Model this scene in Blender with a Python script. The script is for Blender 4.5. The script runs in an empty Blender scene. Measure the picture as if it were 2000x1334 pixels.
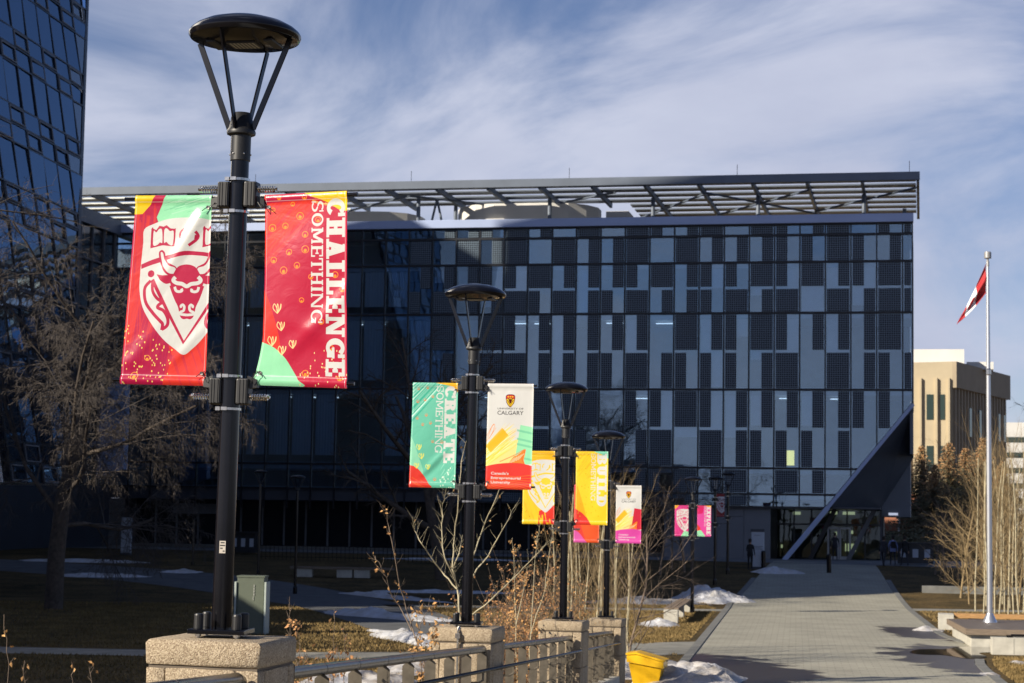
import bpy, bmesh, math, random
import numpy as np
from mathutils import Vector, Matrix
random.seed(11)
S = bpy.context.scene
COL = S.collection
# ---------------------------------------------------------------- camera
PITCH, ROLL = math.atan(353/3900), .016
cd = bpy.data.cameras.new('camera'); cam = bpy.data.objects.new('camera', cd); COL.objects.link(cam)
cd.sensor_width = 36; cd.lens = 70.2; cd.clip_start = .5; cd.clip_end = 4000
CAMLOC = Vector((0, 0, 3.6))
CM = Matrix.Rotation(math.pi/2+PITCH, 3, 'X') @ Matrix.Rotation(ROLL, 3, 'Z')
cam.location = CAMLOC; cam.rotation_euler = CM.to_euler()
cd.dof.use_dof = True; cd.dof.focus_distance = 13.6; cd.dof.aperture_fstop = 7.5
S.camera = cam
# ---------------------------------------------------------------- daylight
SUN_EL = math.radians(26.5)
SUN_H = Vector((-.84, -.54)).normalized()
to_sun = Vector((SUN_H.x*math.cos(SUN_EL), SUN_H.y*math.cos(SUN_EL), math.sin(SUN_EL)))
sd = bpy.data.lights.new('sun', 'SUN'); sd.energy = 5.0; sd.angle = math.radians(.55); sd.color = (1, .90, .74)
so = bpy.data.objects.new('sun', sd); COL.objects.link(so)
so.rotation_euler = to_sun.to_track_quat('Z', 'Y').to_euler(); so.location = (0, -20, 60)
W = bpy.data.worlds.new('World'); S.world = W; W.use_nodes = True
nt = W.node_tree; nt.nodes.clear()
def N(t, **k):
    n = nt.nodes.new(t)
    for a, b in k.items(): setattr(n, a, b)
    return n
def LK(a, b): nt.links.new(a, b)
sky = N('ShaderNodeTexSky', sky_type='NISHITA'); sky.sun_disc = False; sky.sun_elevation = SUN_EL
sky.sun_rotation = math.atan2(SUN_H.x, SUN_H.y); sky.altitude = 1100; sky.air_density = 1.0; sky.dust_density = .6; sky.ozone_density = 2.5
tc = N('ShaderNodeTexCoord'); mp = N('ShaderNodeMapping'); mp.inputs['Rotation'].default_value = (.15, .35, .2); mp.inputs['Scale'].default_value = (1.1, 1.3, 2.7)
LK(tc.outputs['Generated'], mp.inputs[0])
n1 = N('ShaderNodeTexNoise'); n1.inputs['Scale'].default_value = 3.3; n1.inputs['Detail'].default_value = 10; n1.inputs['Roughness'].default_value = .56; n1.inputs['Distortion'].default_value = .6
LK(mp.outputs[0], n1.inputs['Vector'])
n2 = N('ShaderNodeTexNoise'); n2.inputs['Scale'].default_value = 5.5; n2.inputs['Detail'].default_value = 6; n2.inputs['Roughness'].default_value = .55
LK(mp.outputs[0], n2.inputs['Vector'])
sx = N('ShaderNodeSeparateXYZ'); LK(tc.outputs['Generated'], sx.inputs[0])
# more veil low down and in the middle heights, thinner overhead
hz = N('ShaderNodeMapRange'); hz.inputs['From Min'].default_value = .0; hz.inputs['From Max'].default_value = .34; hz.inputs['To Min'].default_value = .16; hz.inputs['To Max'].default_value = -.13
LK(sx.outputs['Z'], hz.inputs['Value'])
ad = N('ShaderNodeMath', operation='ADD'); LK(n1.outputs['Fac'], ad.inputs[0]); LK(hz.outputs[0], ad.inputs[1])
# clearer towards the right (east) low, as behind the flagpole
rx = N('ShaderNodeMapRange'); rx.inputs['From Min'].default_value = .12; rx.inputs['From Max'].default_value = .30; rx.inputs['To Min'].default_value = 0; rx.inputs['To Max'].default_value = -.13
LK(sx.outputs['X'], rx.inputs['Value']); ad2 = N('ShaderNodeMath', operation='ADD'); LK(ad.outputs[0], ad2.inputs[0]); LK(rx.outputs[0], ad2.inputs[1])
cr = N('ShaderNodeMapRange'); cr.interpolation_type = 'SMOOTHSTEP'; cr.inputs['From Min'].default_value = .37; cr.inputs['From Max'].default_value = .62; cr.inputs['To Max'].default_value = .95
LK(ad2.outputs[0], cr.inputs['Value'])
cc = N('ShaderNodeMix', data_type='RGBA'); cc.inputs['A'].default_value = (4.4, 4.9, 7.0, 1); cc.inputs['B'].default_value = (9.0, 9.4, 10.9, 1)
LK(n2.outputs['Fac'], cc.inputs['Factor'])
mx = N('ShaderNodeMix', data_type='RGBA'); LK(cr.outputs[0], mx.inputs['Factor']); tn = N('ShaderNodeMix', data_type='RGBA', blend_type='MULTIPLY'); tn.inputs['Factor'].default_value = 1; tn.inputs['B'].default_value = (1.0, .95, 1.10, 1); LK(sky.outputs[0], tn.inputs['A']); LK(tn.outputs['Result'], mx.inputs['A']); LK(cc.outputs['Result'], mx.inputs['B'])
bg = N('ShaderNodeBackground'); bg.inputs['Strength'].default_value = .055; LK(mx.outputs['Result'], bg.inputs['Color'])
wo = N('ShaderNodeOutputWorld'); LK(bg.outputs[0], wo.inputs[0])
S.view_settings.view_transform = 'Standard'; S.view_settings.look = 'None'; S.view_settings.gamma = 1; S.view_settings.use_curve_mapping = False
S.view_settings.exposure = .6
S.render.engine = 'CYCLES'; S.cycles.max_bounces = 8; S.cycles.transparent_max_bounces = 12; S.cycles.use_denoising = True
S.cycles.sample_clamp_indirect = 6
# ---------------------------------------------------------------- where things are
def ray(px, py): return CM @ Vector(((px-1000)/3900, -(py-667)/3900, -1))
def at(px, py, Y): d = ray(px, py); return CAMLOC+d*(Y/d.y)
def H(y):                                   # height of the ground
    t = min(1, max(0, (y-88)/38)); return 1.5*t*t*(3-2*t)
def gp(px, py, h=0):                        # the spot on the ground seen at a pixel
    d = ray(px, py); y = 60.
    for _ in range(60):
        z = H(y)+h
        y2 = d.y*(z-3.6)/d.z; y = y+.5*(y2-y)
    return Vector((d.x*y/d.y, y, H(y)))
TH = math.atan(.206)                        # the building, the pillars and the banners turn by this much
UU = Vector((math.cos(TH), -math.sin(TH), 0)); VV = Vector((math.sin(TH), math.cos(TH), 0))
# ---------------------------------------------------------------- scene helpers
def tag(o, label=None, cat=None, group=None, kind=None):
    if label: o['label'] = label
    if cat: o['category'] = cat
    if group: o['group'] = group
    if kind: o['kind'] = kind
    return o
def link(o, parent=None):
    COL.objects.link(o)
    if parent: o.parent = parent
    return o
def thing(name, label, cat, loc=(0, 0, 0), rz=0, group=None):
    o = bpy.data.objects.new(name, None); o.empty_display_size = .3; COL.objects.link(o)
    o.location = loc; o.rotation_euler = (0, 0, rz)
    return tag(o, label, cat, group)
def inst(src, parent=None, loc=None, rot=None, name=None):
    o = src.copy(); COL.objects.link(o)
    o.parent = parent
    if loc is not None: o.location = loc
    if rot is not None: o.rotation_euler = rot
    return o
def copy_thing(root, loc=None, rz=None, scale=None, label=None, group=None):
    r = root.copy(); COL.objects.link(r)
    if loc is not None: r.location = loc
    if rz is not None: r.rotation_euler = (0, 0, rz)
    if scale is not None: r.scale = (scale,)*3 if isinstance(scale, (int, float)) else scale
    if label: r['label'] = label
    if group: r['group'] = group
    for ch in KIDS.get(root.name, []):
        c = ch.copy(); COL.objects.link(c); c.parent = r
        for g in KIDS.get(ch.name, []):
            d = g.copy(); COL.objects.link(d); d.parent = c
    return r
KIDS = {}
class MB:
    def __init__(s): s.v = []; s.f = []; s.m = []
    def add(s, V, F, mi=0):
        b = len(s.v); s.v.extend(tuple(p) for p in V); s.f.extend(tuple(b+i for i in f) for f in F); s.m.extend([mi]*len(F)); return s
    def box(s, a, b, mi=0, M=None):
        x0, y0, z0 = a; x1, y1, z1 = b
        V = [Vector(p) for p in ((x0,y0,z0),(x1,y0,z0),(x1,y1,z0),(x0,y1,z0),(x0,y0,z1),(x1,y0,z1),(x1,y1,z1),(x0,y1,z1))]
        if M: V = [M @ p for p in V]
        return s.add(V, [(0,3,2,1),(4,5,6,7),(0,1,5,4),(1,2,6,5),(2,3,7,6),(3,0,4,7)], mi)
    def bbox(s, a, b, w=.01, mi=0):           # box with chamfered edges
        bm = bmesh.new(); bmesh.ops.create_cube(bm, size=1)
        for q_ in bm.verts: q_.co = Vector(((a[i]+b[i])/2+q_.co[i]*(b[i]-a[i]) for i in range(3)))
        bmesh.ops.bevel(bm, geom=bm.edges[:], offset=w, segments=2, profile=.6, affect='EDGES')
        bm.verts.index_update(); s.add([q_.co[:] for q_ in bm.verts], [[q_.index for q_ in f.verts] for f in bm.faces], mi); bm.free(); return s
    def tube(s, P, R, n=8, mi=0, cap=True):
        P = [Vector(p) for p in P]
        if isinstance(R, (int, float)): R = [R]*len(P)
        rings = []; up = None
        for i, p in enumerate(P):
            d = (P[min(i+1, len(P)-1)]-P[max(i-1, 0)]).normalized()
            if up is None: up = d.orthogonal().normalized()
            up = (up-d*up.dot(d)); up = up.normalized() if up.length > 1e-6 else d.orthogonal().normalized()
            w = d.cross(up)
            rings.append([p+(up*math.cos(2*math.pi*k/n)+w*math.sin(2*math.pi*k/n))*R[i] for k in range(n)])
        V = [q_ for r_ in rings for q_ in r_]; F = []
        for i in range(len(P)-1):
            for k in range(n): F.append((i*n+k, i*n+(k+1) % n, (i+1)*n+(k+1) % n, (i+1)*n+k))
        if cap: F.append(tuple(range(n))[::-1]); F.append(tuple((len(P)-1)*n+k for k in range(n)))
        return s.add(V, F, mi)
    def lathe(s, prof, n=24, c=(0, 0, 0), mi=0, M=None):
        V = []; F = []
        for r_, z in prof:
            for k in range(n):
                p = Vector((c[0]+r_*math.cos(2*math.pi*k/n), c[1]+r_*math.sin(2*math.pi*k/n), c[2]+z)); V.append(M @ p if M else p)
        for i in range(len(prof)-1):
            for k in range(n): F.append((i*n+k, i*n+(k+1) % n, (i+1)*n+(k+1) % n, (i+1)*n+k))
        F.append(tuple(range(n))[::-1]); F.append(tuple((len(prof)-1)*n+k for k in range(n)))
        return s.add(V, F, mi)
    def prism(s, pts, a, b, axis='z', mi=0):       # outline extruded between a and b
        def P(p, h): return {'z': (p[0], p[1], h), 'y': (p[0], h, p[1]), 'x': (h, p[0], p[1])}[axis]
        n = len(pts); V = [P(p, a) for p in pts]+[P(p, b) for p in pts]
        F = [tuple(range(n))[::-1], tuple(range(n, 2*n))]+[(i, (i+1) % n, n+(i+1) % n, n+i) for i in range(n)]
        return s.add(V, F, mi)
    def build(s, name, mats, parent=None, smooth=False, fix=True, loc=None, rz=None):
        me = bpy.data.meshes.new(name); me.from_pydata(s.v, [], s.f)
        for m in (mats if isinstance(mats, (list, tuple)) else [mats]): me.materials.append(m)
        if any(s.m): me.polygons.foreach_set('material_index', s.m)
        if fix:
            bm = bmesh.new(); bm.from_mesh(me); bmesh.ops.recalc_face_normals(bm, faces=bm.faces[:]); bm.to_mesh(me); bm.free()
        if smooth: me.polygons.foreach_set('use_smooth', [True]*len(me.polygons))
        me.update()
        o = bpy.data.objects.new(name, me); COL.objects.link(o)
        if parent: o.parent = parent; KIDS.setdefault(parent.name, []).append(o)
        if loc is not None: o.location = loc
        if rz is not None: o.rotation_euler = (0, 0, rz)
        return o
def sharp(o, ang=40):
    o.data.set_sharp_from_angle(angle=math.radians(ang)); return o
# ---------------------------------------------------------------- materials
def mat(name, col, rough=.6, metal=0, spec=None, noise=0, nscale=8, bump=0, bscale=40, col2=None, coat=0, stretch=None, bdist=.01, ior=None, detail=5, obj=True):
    m = bpy.data.materials.new(name); m.use_nodes = True; t = m.node_tree; B = t.nodes['Principled BSDF']
    B.inputs['Roughness'].default_value = rough; B.inputs['Metallic'].default_value = metal
    if spec is not None: B.inputs['Specular IOR Level'].default_value = spec
    if coat: B.inputs['Coat Weight'].default_value = coat
    if ior: B.inputs['IOR'].default_value = ior
    c = tuple(col)+(1,)
    B.inputs['Base Color'].default_value = c
    tcn = t.nodes.new('ShaderNodeTexCoord'); v = tcn.outputs['Object']
    if stretch:
        mpn = t.nodes.new('ShaderNodeMapping'); mpn.inputs['Scale'].default_value = stretch; t.links.new(v, mpn.inputs[0]); v = mpn.outputs[0]
    nn = t.nodes.new('ShaderNodeTexNoise'); nn.inputs['Scale'].default_value = nscale; nn.inputs['Detail'].default_value = detail; nn.inputs['Roughness'].default_value = .6; t.links.new(v, nn.inputs['Vector'])
    r = t.nodes.new('ShaderNodeMapRange'); r.inputs['From Min'].default_value = .3; r.inputs['From Max'].default_value = .7; t.links.new(nn.outputs['Fac'], r.inputs['Value'])
    x = t.nodes.new('ShaderNodeMix'); x.data_type = 'RGBA'; t.links.new(r.outputs[0], x.inputs['Factor'])
    k = noise or .06
    x.inputs['A'].default_value = c if col2 else tuple(a*(1-k) for a in col)+(1,)
    x.inputs['B'].default_value = (tuple(col2)+(1,)) if col2 else tuple(min(1, a*(1+k)) for a in col)+(1,)
    t.links.new(x.outputs['Result'], B.inputs['Base Color'])
    if bump:
        b2 = t.nodes.new('ShaderNodeTexNoise'); b2.inputs['Scale'].default_value = bscale; b2.inputs['Detail'].default_value = 4; t.links.new(v, b2.inputs['Vector'])
        bp = t.nodes.new('ShaderNodeBump'); bp.inputs['Strength'].default_value = bump; bp.inputs['Distance'].default_value = bdist; t.links.new(b2.outputs['Fac'], bp.inputs['Height']); t.links.new(bp.outputs[0], B.inputs['Normal'])
    m['mix'] = x.name
    return m
def tex(m, kind):                        # shorthand to reach a material's nodes
    return m.node_tree.nodes[kind]
black_metal = mat('black painted metal', (.004, .004, .006), .16, 0, .4, .25, 6, .08, 300, bdist=.0006)
black_plastic = mat('black casting', (.014, .014, .015), .45, 0, .5, .2, 20)
chrome = mat('galvanised steel', (.62, .58, .52), .22, 1, noise=.25, nscale=60)
steel_rail = mat('brushed steel rail', (.085, .078, .070), .27, 1, noise=.3, nscale=14, stretch=(1, 1, 1))
steel_post = mat('weathered steel post', (.14, .12, .092), .45, .5, noise=.25, nscale=9)
snow = mat('old snow', (.60, .62, .68), .6, 0, .3, nscale=2.2, bump=1, bscale=6, col2=(.42, .40, .37), bdist=.08, detail=9)
concrete = mat('pale concrete', (.46, .44, .38), .8, 0, .3, .18, 3, .3, 60, bdist=.003)
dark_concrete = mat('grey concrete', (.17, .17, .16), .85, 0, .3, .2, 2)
wood_grey = mat('weathered timber', (.20, .155, .115), .75, 0, .3, .35, 5, .3, 30, stretch=(1, 12, 12), bdist=.003)
wood_warm = mat('cut timber', (.42, .24, .10), .7, 0, .3, .3, 4, .3, 30, stretch=(1, 10, 10), bdist=.003)
# ---------------------------------------------------------------- banner artwork, drawn as flat print
class Art:
    def __init__(s, w, h, col, ss=2):
        s.w, s.h, s.ss = w, h, ss
        s.a = np.empty((h*ss, w*ss, 3), np.float32); s.a[:] = col
        s.rng = random.Random(7)
    def poly(s, pts, col, al=1.0):            # pts in banner units: u 0..1 across, v 0..1 down
        P = np.array(pts, np.float32) * (s.w*s.ss, s.h*s.ss)
        x0 = max(0, int(P[:,0].min())); x1 = min(s.w*s.ss, int(P[:,0].max())+2)
        y0 = max(0, int(P[:,1].min())); y1 = min(s.h*s.ss, int(P[:,1].max())+2)
        if x1 <= x0 or y1 <= y0: return
        X = np.arange(x0, x1, dtype=np.float32)[None,:]+.5; Y = np.arange(y0, y1, dtype=np.float32)[:,None]+.5
        ins = np.zeros((y1-y0, x1-x0), bool)
        n = len(P)
        for i in range(n):
            ax, ay = P[i]; bx, by = P[(i+1) % n]
            if ay == by: continue
            c = ((ay > Y) != (by > Y))
            ins ^= c & (X < (bx-ax)*(Y-ay)/(by-ay)+ax)
        r = s.a[y0:y1, x0:x1]
        r[ins] = r[ins]*(1-al)+np.array(col, np.float32)*al
    def line(s, pts, wd, col, al=1.0, w1=None):     # stroke of even or tapering width; wd in units of banner width
        asp = s.h/s.w
        P = [(p[0], p[1]*asp) for p in pts]
        n = len(P); L = []; Rr = []
        for i in range(n):
            a = P[max(0, i-1)]; b = P[min(n-1, i+1)]
            dx, dy = b[0]-a[0], b[1]-a[1]; l = math.hypot(dx, dy) or 1e-6
            w = wd/2 if w1 is None else (wd+(w1-wd)*i/(n-1))/2
            nx, ny = -dy/l*w, dx/l*w
            L.append((P[i][0]+nx, (P[i][1]+ny)/asp)); Rr.append((P[i][0]-nx, (P[i][1]-ny)/asp))
        for i in range(n-1):
            s.poly([L[i], L[i+1], Rr[i+1], Rr[i]], col, al)
    def curve(s, pts, wd, col, al=1.0, closed=False, w1=None): s.line(smooth(pts, closed), wd, col, al, w1)
    def ell(s, c, rx, ry, col, al=1.0):
        asp = s.h/s.w
        s.poly([(c[0]+rx*math.cos(t), c[1]+ry/asp*math.sin(t)) for t in np.linspace(0, 6.283, 20)[:-1]], col, al)
    def ring(s, c, rr, wd, col):
        asp = s.h/s.w
        s.line([(c[0]+rr*math.cos(t), c[1]+rr/asp*math.sin(t)) for t in np.linspace(0, 6.4, 16)], wd, col)
    def image(s, name):
        k = s.ss
        a = s.a.reshape(s.h, k, s.w, k, 3).mean(axis=(1, 3))
        px = np.ones((s.h, s.w, 4), np.float32); px[:, :, :3] = (np.clip(a[::-1], 0, 1)*.92)**(1/2.2)
        im = bpy.data.images.new(name, s.w, s.h, alpha=False)
        im.pixels.foreach_set(px.ravel()); im.update(); im.pack()
        return im

def smooth(pts, closed=False, k=6):
    n = len(pts); out = []
    for i in range(n if closed else n-1):
        g = (lambda j: pts[j % n]) if closed else (lambda j: pts[min(max(j, 0), n-1)])
        p0, p1, p2, p3 = g(i-1), g(i), g(i+1), g(i+2)
        for q in range(k):
            t = q/k
            out.append(tuple(.5*(2*p1[d]+(p2[d]-p0[d])*t+(2*p0[d]-5*p1[d]+4*p2[d]-p3[d])*t*t+(3*p1[d]-p0[d]-3*p2[d]+p3[d])*t**3) for d in (0, 1)))
    out.append(tuple(pts[0] if closed else pts[-1]))
    return out

# slab lettering: every glyph is a list of outlines in a box w x 1 (y up)
def glyph(ch, t, b, s):       # t stem, b bar, s serif height
    e = t*.42                 # serif overhang
    R = lambda x0, y0, x1, y1: [(x0, y0), (x1, y0), (x1, y1), (x0, y1)]
    def stem(x, lo=True, hi=True):
        o = [R(x, 0, x+t, 1)]
        if lo: o.append(R(x-e, 0, x+t+e, s))
        if hi: o.append(R(x-e, 1-s, x+t+e, 1))
        return o
    def arc(cx, cy, rx, ry, a0, a1, tx, ty):
        T = np.radians(np.linspace(a0, a1, 22))
        return [[(cx+rx*math.cos(a), cy+ry*math.sin(a)) for a in T]+[(cx+(rx-tx)*math.cos(a), cy+(ry-ty)*math.sin(a)) for a in T[::-1]]]
    def bar(p, q, w):
        dx, dy = q[0]-p[0], q[1]-p[1]; l = math.hypot(dx, dy); nx, ny = -dy/l*w/2, dx/l*w/2
        return [[(p[0]+nx, p[1]+ny), (q[0]+nx, q[1]+ny), (q[0]-nx, q[1]-ny), (p[0]-nx, p[1]-ny)]]
    if ch == 'I': return t+2*e, stem(e)
    if ch == 'H': w = .98; return w, stem(e)+stem(w-t-e)+[R(e, .5-b/2, w-e, .5+b/2)]
    if ch == 'L': w = .82; return w, stem(e)+[R(e, 0, w, s*1.05), R(w-b, 0, w, .38)]
    if ch == 'E': w = .86; return w, stem(e)+[R(e, 0, w, s), R(e, 1-s, w-.02, 1), R(w-b, 0, w, .34), R(w-.02-b, .68, w-.02, 1), R(e, .5-b/2, w-.2, .5+b/2), R(w-.2-b*.9, .36, w-.2, .64)]
    if ch == 'F': w = .82; return w, stem(e)+[R(e, 1-s, w-.02, 1), R(w-.02-b, .68, w-.02, 1), R(e, .5-b/2, w-.2, .5+b/2)]
    if ch == 'T': w = .9; return w, [R(w/2-t/2, 0, w/2+t/2, 1), R(w/2-t/2-e, 0, w/2+t/2+e, s), R(0, 1-s, w, 1), R(0, .66, b, 1), R(w-b, .66, w, 1)]
    if ch == 'N': w = 1.12; tt = t*.62; return w, [R(e, 0, e+tt, 1), R(w-e-tt, 0, w-e, 1), R(0, 0, tt+2*e, s), R(0, 1-s, tt+e, 1), R(w-tt-2*e, 1-s, w, 1)]+[[(e, 1), (e+t*1.05, 1), (w-e, 0), (w-e-t*1.05, 0)]]
    if ch == 'M': w = 1.2; tt = t*.8; return w, [R(e, 0, e+tt, 1), R(w-e-tt, 0, w-e, 1), R(0, 0, tt+2*e, s), R(w-tt-2*e, 0, w, s), R(0, 1-s, e+tt, 1), R(w-e-tt, 1-s, w, 1)]+[[(e, 1), (e+t*1.1, 1), (w/2+t*.5, .15), (w/2-t*.5, .15)], [(w-e, 1), (w-e-t*1.1, 1), (w/2-t*.5, .15), (w/2+t*.5, .15)]]
    if ch == 'A': w = 1.02; m = w/2; return w, [[(e*.8, 0), (e*.8+t*.85, 0), (m+t*.35, 1), (m-t*.5, 1)], [(w-e*.8, 0), (w-e*.8-t, 0), (m-t*.45, 1), (m+t*.45, 1)], R(.27, .26, w-.27, .26+b), R(0, 0, t+1.4*e, s), R(w-t-1.6*e, 0, w, s), R(m-t*.75, 1-s*.8, m+t*.45, 1)]
    if ch == 'O': w = .98; return w, arc(w/2, .5, w/2, .5, 0, 360, t, b*1.05)
    if ch == 'C': w = .92; return w, arc(w/2+.02, .5, w/2, .5, 38, 322, t, b*1.05)+[R(w-b*.95, .62, w, 1)]
    if ch == 'G': w = .98; return w, arc(w/2, .5, w/2, .5, 40, 330, t, b*1.05)+[R(w-b*.95, .64, w, 1), R(w-t*.95-.02, 0.06, w-.02, .46), R(w-t*.95-e-.1, .46-s*.9, w+.03, .46)]
    if ch == 'S': w = .78; return w, arc(w/2, .735, w/2, .265, 30, 262, t*.85, b)+arc(w/2, .265, w/2, .265, -150, 82, t*.85, b)+[[(w/2-.05, .53), (w/2-.05, .53-b*.2), (w/2+.05, .53-b), (w/2+.05, .53)], R(w-b*.85, .64, w, 1), R(0, 0, b*.85, .36)]
    if ch == 'R': w = .98; return w, stem(e)+arc(.52, .73, .36, .27, -90, 90, t, b)+[R(e, 1-b, .53, 1), R(e, .46, .53, .46+b)]+[[(.46, .5), (.46+t, .5), (w-.06, 0), (w-.06-t*1.1, 0)], R(w-t-e-.06, 0, w+.02, s)]
    if ch == 'P': w = .9; return w, stem(e)+arc(.52, .71, .36, .29, -90, 90, t, b)+[R(e, 1-b, .53, 1), R(e, .42, .53, .42+b)]
    if ch == 'B': w = .9; return w, stem(e)+arc(.52, .74, .34, .26, -90, 90, t, b)+arc(.52, .27, .38, .27, -90, 90, t, b)+[R(0, 1-b, .53, 1), R(e, .48, .53, .48+b*.6), R(0, 0, .53, b)]
    if ch == 'D': w = .96; return w, stem(e)+arc(.46, .5, .5, .5, -90, 90, t, b)+[R(0, 1-b, .47, 1), R(0, 0, .47, b)]
    if ch == 'U': w = .98; return w, [R(e, .35, e+t, 1), R(w-e-t, .35, w-e, 1), R(0, 1-s, t+2*e, 1), R(w-t-2*e, 1-s, w, 1)]+arc(w/2, .38, w/2-e, .38, 180, 360, t, b*1.1)
    if ch == 'X': w = .98; return w, bar((.16, 0), (w-.2, 1), t)+bar((w-.16, 0), (.2, 1), t)+[R(0, 0, .38, s), R(w-.38, 0, w, s), R(0, 1-s, .38, 1), R(w-.42, 1-s, w-.04, 1)]
    return .4, []

def slab_down(art, txt, u0, u1, v0, v1, col, t, b, s, gap=.07):
    """word running down the banner, its letter tops towards u1"""
    G = [glyph(c, t, b, s) for c in txt]
    tot = sum(g[0] for g in G)+gap*(len(G)-1); k = (v1-v0)/tot; p = v0
    for w, outs in G:
        for o in outs: art.poly([(u0+y*(u1-u0), p+x*k) for x, y in o], col)
        p += (w+gap)*k

def font_tris(txt, bold=0.0):
    cu = bpy.data.curves.new('lettering', 'FONT'); cu.body = txt; cu.offset = bold; cu.resolution_u = 3
    ob = bpy.data.objects.new('lettering', cu)
    me = ob.to_mesh(); me.calc_loop_triangles()
    V = [tuple(v.co) for v in me.vertices]; T = [tuple(V[i][:2] for i in t.vertices) for t in me.loop_triangles]
    ob.to_mesh_clear(); bpy.data.objects.remove(ob); bpy.data.curves.remove(cu)
    return T
def plain_text(art, txt, u0, u1, vb, vh, col, bold=0.0):
    T = font_tris(txt, bold)
    if not T: return
    xs = [p[0] for t in T for p in t]; x0, x1 = min(xs), max(xs)
    cap = .70
    for t in T:
        art.poly([(u0+(p[0]-x0)/(x1-x0)*(u1-u0), vb-p[1]/cap*vh) for p in t], col)

CRIM = (.47,.010,.055); RED = (.70,.035,.022); MINT = (.30,.72,.42); GOLD = (.80,.55,.01); WHT = (.66,.655,.63); ORG = (.85,.22,.02)
TEAL = (.07,.42,.30); PINK = (.60,.03,.24); YEL = (.85,.56,.015)
# traced outlines of the crest, in pixels of a 953x1334 enlargement: banner corners run
def q(x, y):                                     # enlargement pixel -> banner units
    X = 220+x/4.765; Y = 420+y/4.765
    v = (Y-378)/(749-378); lx = 252-32*v; rx = 411-16*v
    return ((X-lx)/(rx-lx), v)
def Q(L): return [q(*p) for p in L]
def crest(art, ink, paper=WHT):
    sh = Q([(232,118),(330,65),(450,25),(600,8),(760,12),(900,32),(1010,60),(1090,100),(1085,300),(1075,520),(1040,700),(990,850),(900,1010),(800,1140),(700,1235),(622,1285),(540,1235),(420,1140),(300,990),(220,850),(188,700),(190,560),(205,400),(222,240)])
    art.poly(smooth(sh, True, 4), paper)
    # open books
    for dx in (0, 520):
        o = lambda L: Q([(x+dx, y-(10 if dx else 0)) for x, y in L])
        art.poly(o([(293,296),(303,112),(318,95),(322,110),(352,124),(384,84),(410,88),(425,92),(458,78),(495,108),(530,112),(550,108),(540,280),(425,268),(405,270)]), ink)
        art.poly(smooth(o([(327,133),(352,146),(382,114),(410,124),(414,240),(390,240),(365,262),(322,264)]), True, 4), paper)
        art.poly(smooth(o([(434,126),(458,108),(490,134),(528,138),(518,262),(480,258),(455,235),(430,240)]), True, 4), paper)
    art.curve(Q([(640,110),(600,150),(590,210)]), .03, ink); art.curve(Q([(680,270),(750,220),(775,180),(750,140)]), .035, ink); art.curve(Q([(740,190),(770,195)]), .05, ink)
    # band
    art.poly(smooth(Q([(203,448),(300,408),(400,378),(520,350),(640,322),(760,325),(890,340),(1085,395),(1085,440),(890,378),(760,362),(640,362),(520,388),(400,425),(300,455),(203,490)]), False, 3), ink)
    # horns
    def both(L, f):
        f(L); f([(2*657-x, y) for x, y in L])
    both([(380,340),(410,312),(440,335),(450,380),(480,430),(560,480),(520,560),(440,520),(395,430)], lambda L: art.poly(smooth(Q(L), True), ink))
    both([(398,345),(412,332),(425,350),(438,400),(480,455),(545,478),(548,520),(520,535),(470,520),(420,450)], lambda L: art.poly(smooth(Q(L), True), paper))
    # ears
    both([(360,540),(420,550),(520,545),(540,600),(480,640),(430,620),(395,595)], lambda L: art.poly(Q(L), ink))
    # head
    h = [(590,460),(657,446),(725,460),(760,490),(790,540),(835,600),(812,690),(775,780),(745,840),(722,925),(690,955),(657,950),(622,955),(592,930),(570,840),(540,780),(503,690),(480,600),(525,540),(555,490)]
    art.poly(smooth(Q(h), True, 4), ink)
    both([(438,640),(470,640),(498,632)], lambda L: art.curve(Q(L), .03, paper))
    # brow, eyes, nose
    art.curve(Q([(548,565),(525,595),(560,620),(612,628),(657,650),(702,628),(765,618),(795,592),(768,560)]), .045, paper)
    both([(540,655),(552,690),(580,700),(610,692),(606,672)], lambda L: art.curve(Q(L), .032, paper))
    both([(602,830),(618,822),(632,840),(625,875),(595,890),(592,908),(657,916)], lambda L: art.curve(Q(L), .03, paper))
    both([(602,850),(598,832),(612,822)], lambda L: art.curve(Q(L), .026, paper))
    # chevron
    art.line(Q([(318,590),(622,1172),(960,690)]), .045, ink)
    art.ell(q(303,535), .042, .042, ink)
    # pennant, mirrored on the far side
    both([(300,600),(245,660),(238,740),(260,820),(330,910),(395,975),(420,1005),(412,1060)], lambda L: art.curve(Q(L), .038, ink))
    both([(412,1055),(465,1015),(470,950),(430,880),(370,850),(395,815),(440,800)], lambda L: art.curve(Q(L), .038, ink))
    both([(320,600),(320,690),(360,760),(420,800)], lambda L: art.curve(Q(L), .036, ink))

def brush(art, box, col, n, slope, wd, al=.35, ln=.5):
    r = art.rng
    for _ in range(n):
        x = r.uniform(box[0], box[2]); y = r.uniform(box[1], box[3]); l = ln*r.uniform(.4, 1)
        art.line([(x, y), (x+l*.5, y+l*.5*slope+r.uniform(-.004,.004)), (x+l, y+l*slope)], wd*r.uniform(.3, 1), col, al, wd*.1)
def swirl(art, ps, col):
    for (x, y, s) in ps:
        art.ring((x, y), .038*s, .008, col); art.ell((x, y+.006), .018*s, .018*s, col)
def leaf3(art, ps, col):
    for (x, y, s) in ps:
        for a in (-.5, 0, .5):
            art.curve([(x, y), (x+.05*s*math.sin(a)*1.6-.008, y-.022*s), (x+.07*s*math.sin(a), y-.042*s), (x+.03*s*math.sin(a)+.012, y-.02*s), (x, y)], .009, col)
def dots(art, inside, n, col, rr=.0075):
    for _ in range(n*3):
        x = art.rng.random(); y = art.rng.random()
        if inside(x, y) and n > 0:
            art.ell((x, y), rr*art.rng.uniform(.6, 1.1), rr*1.5, col); n -= 1
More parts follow.
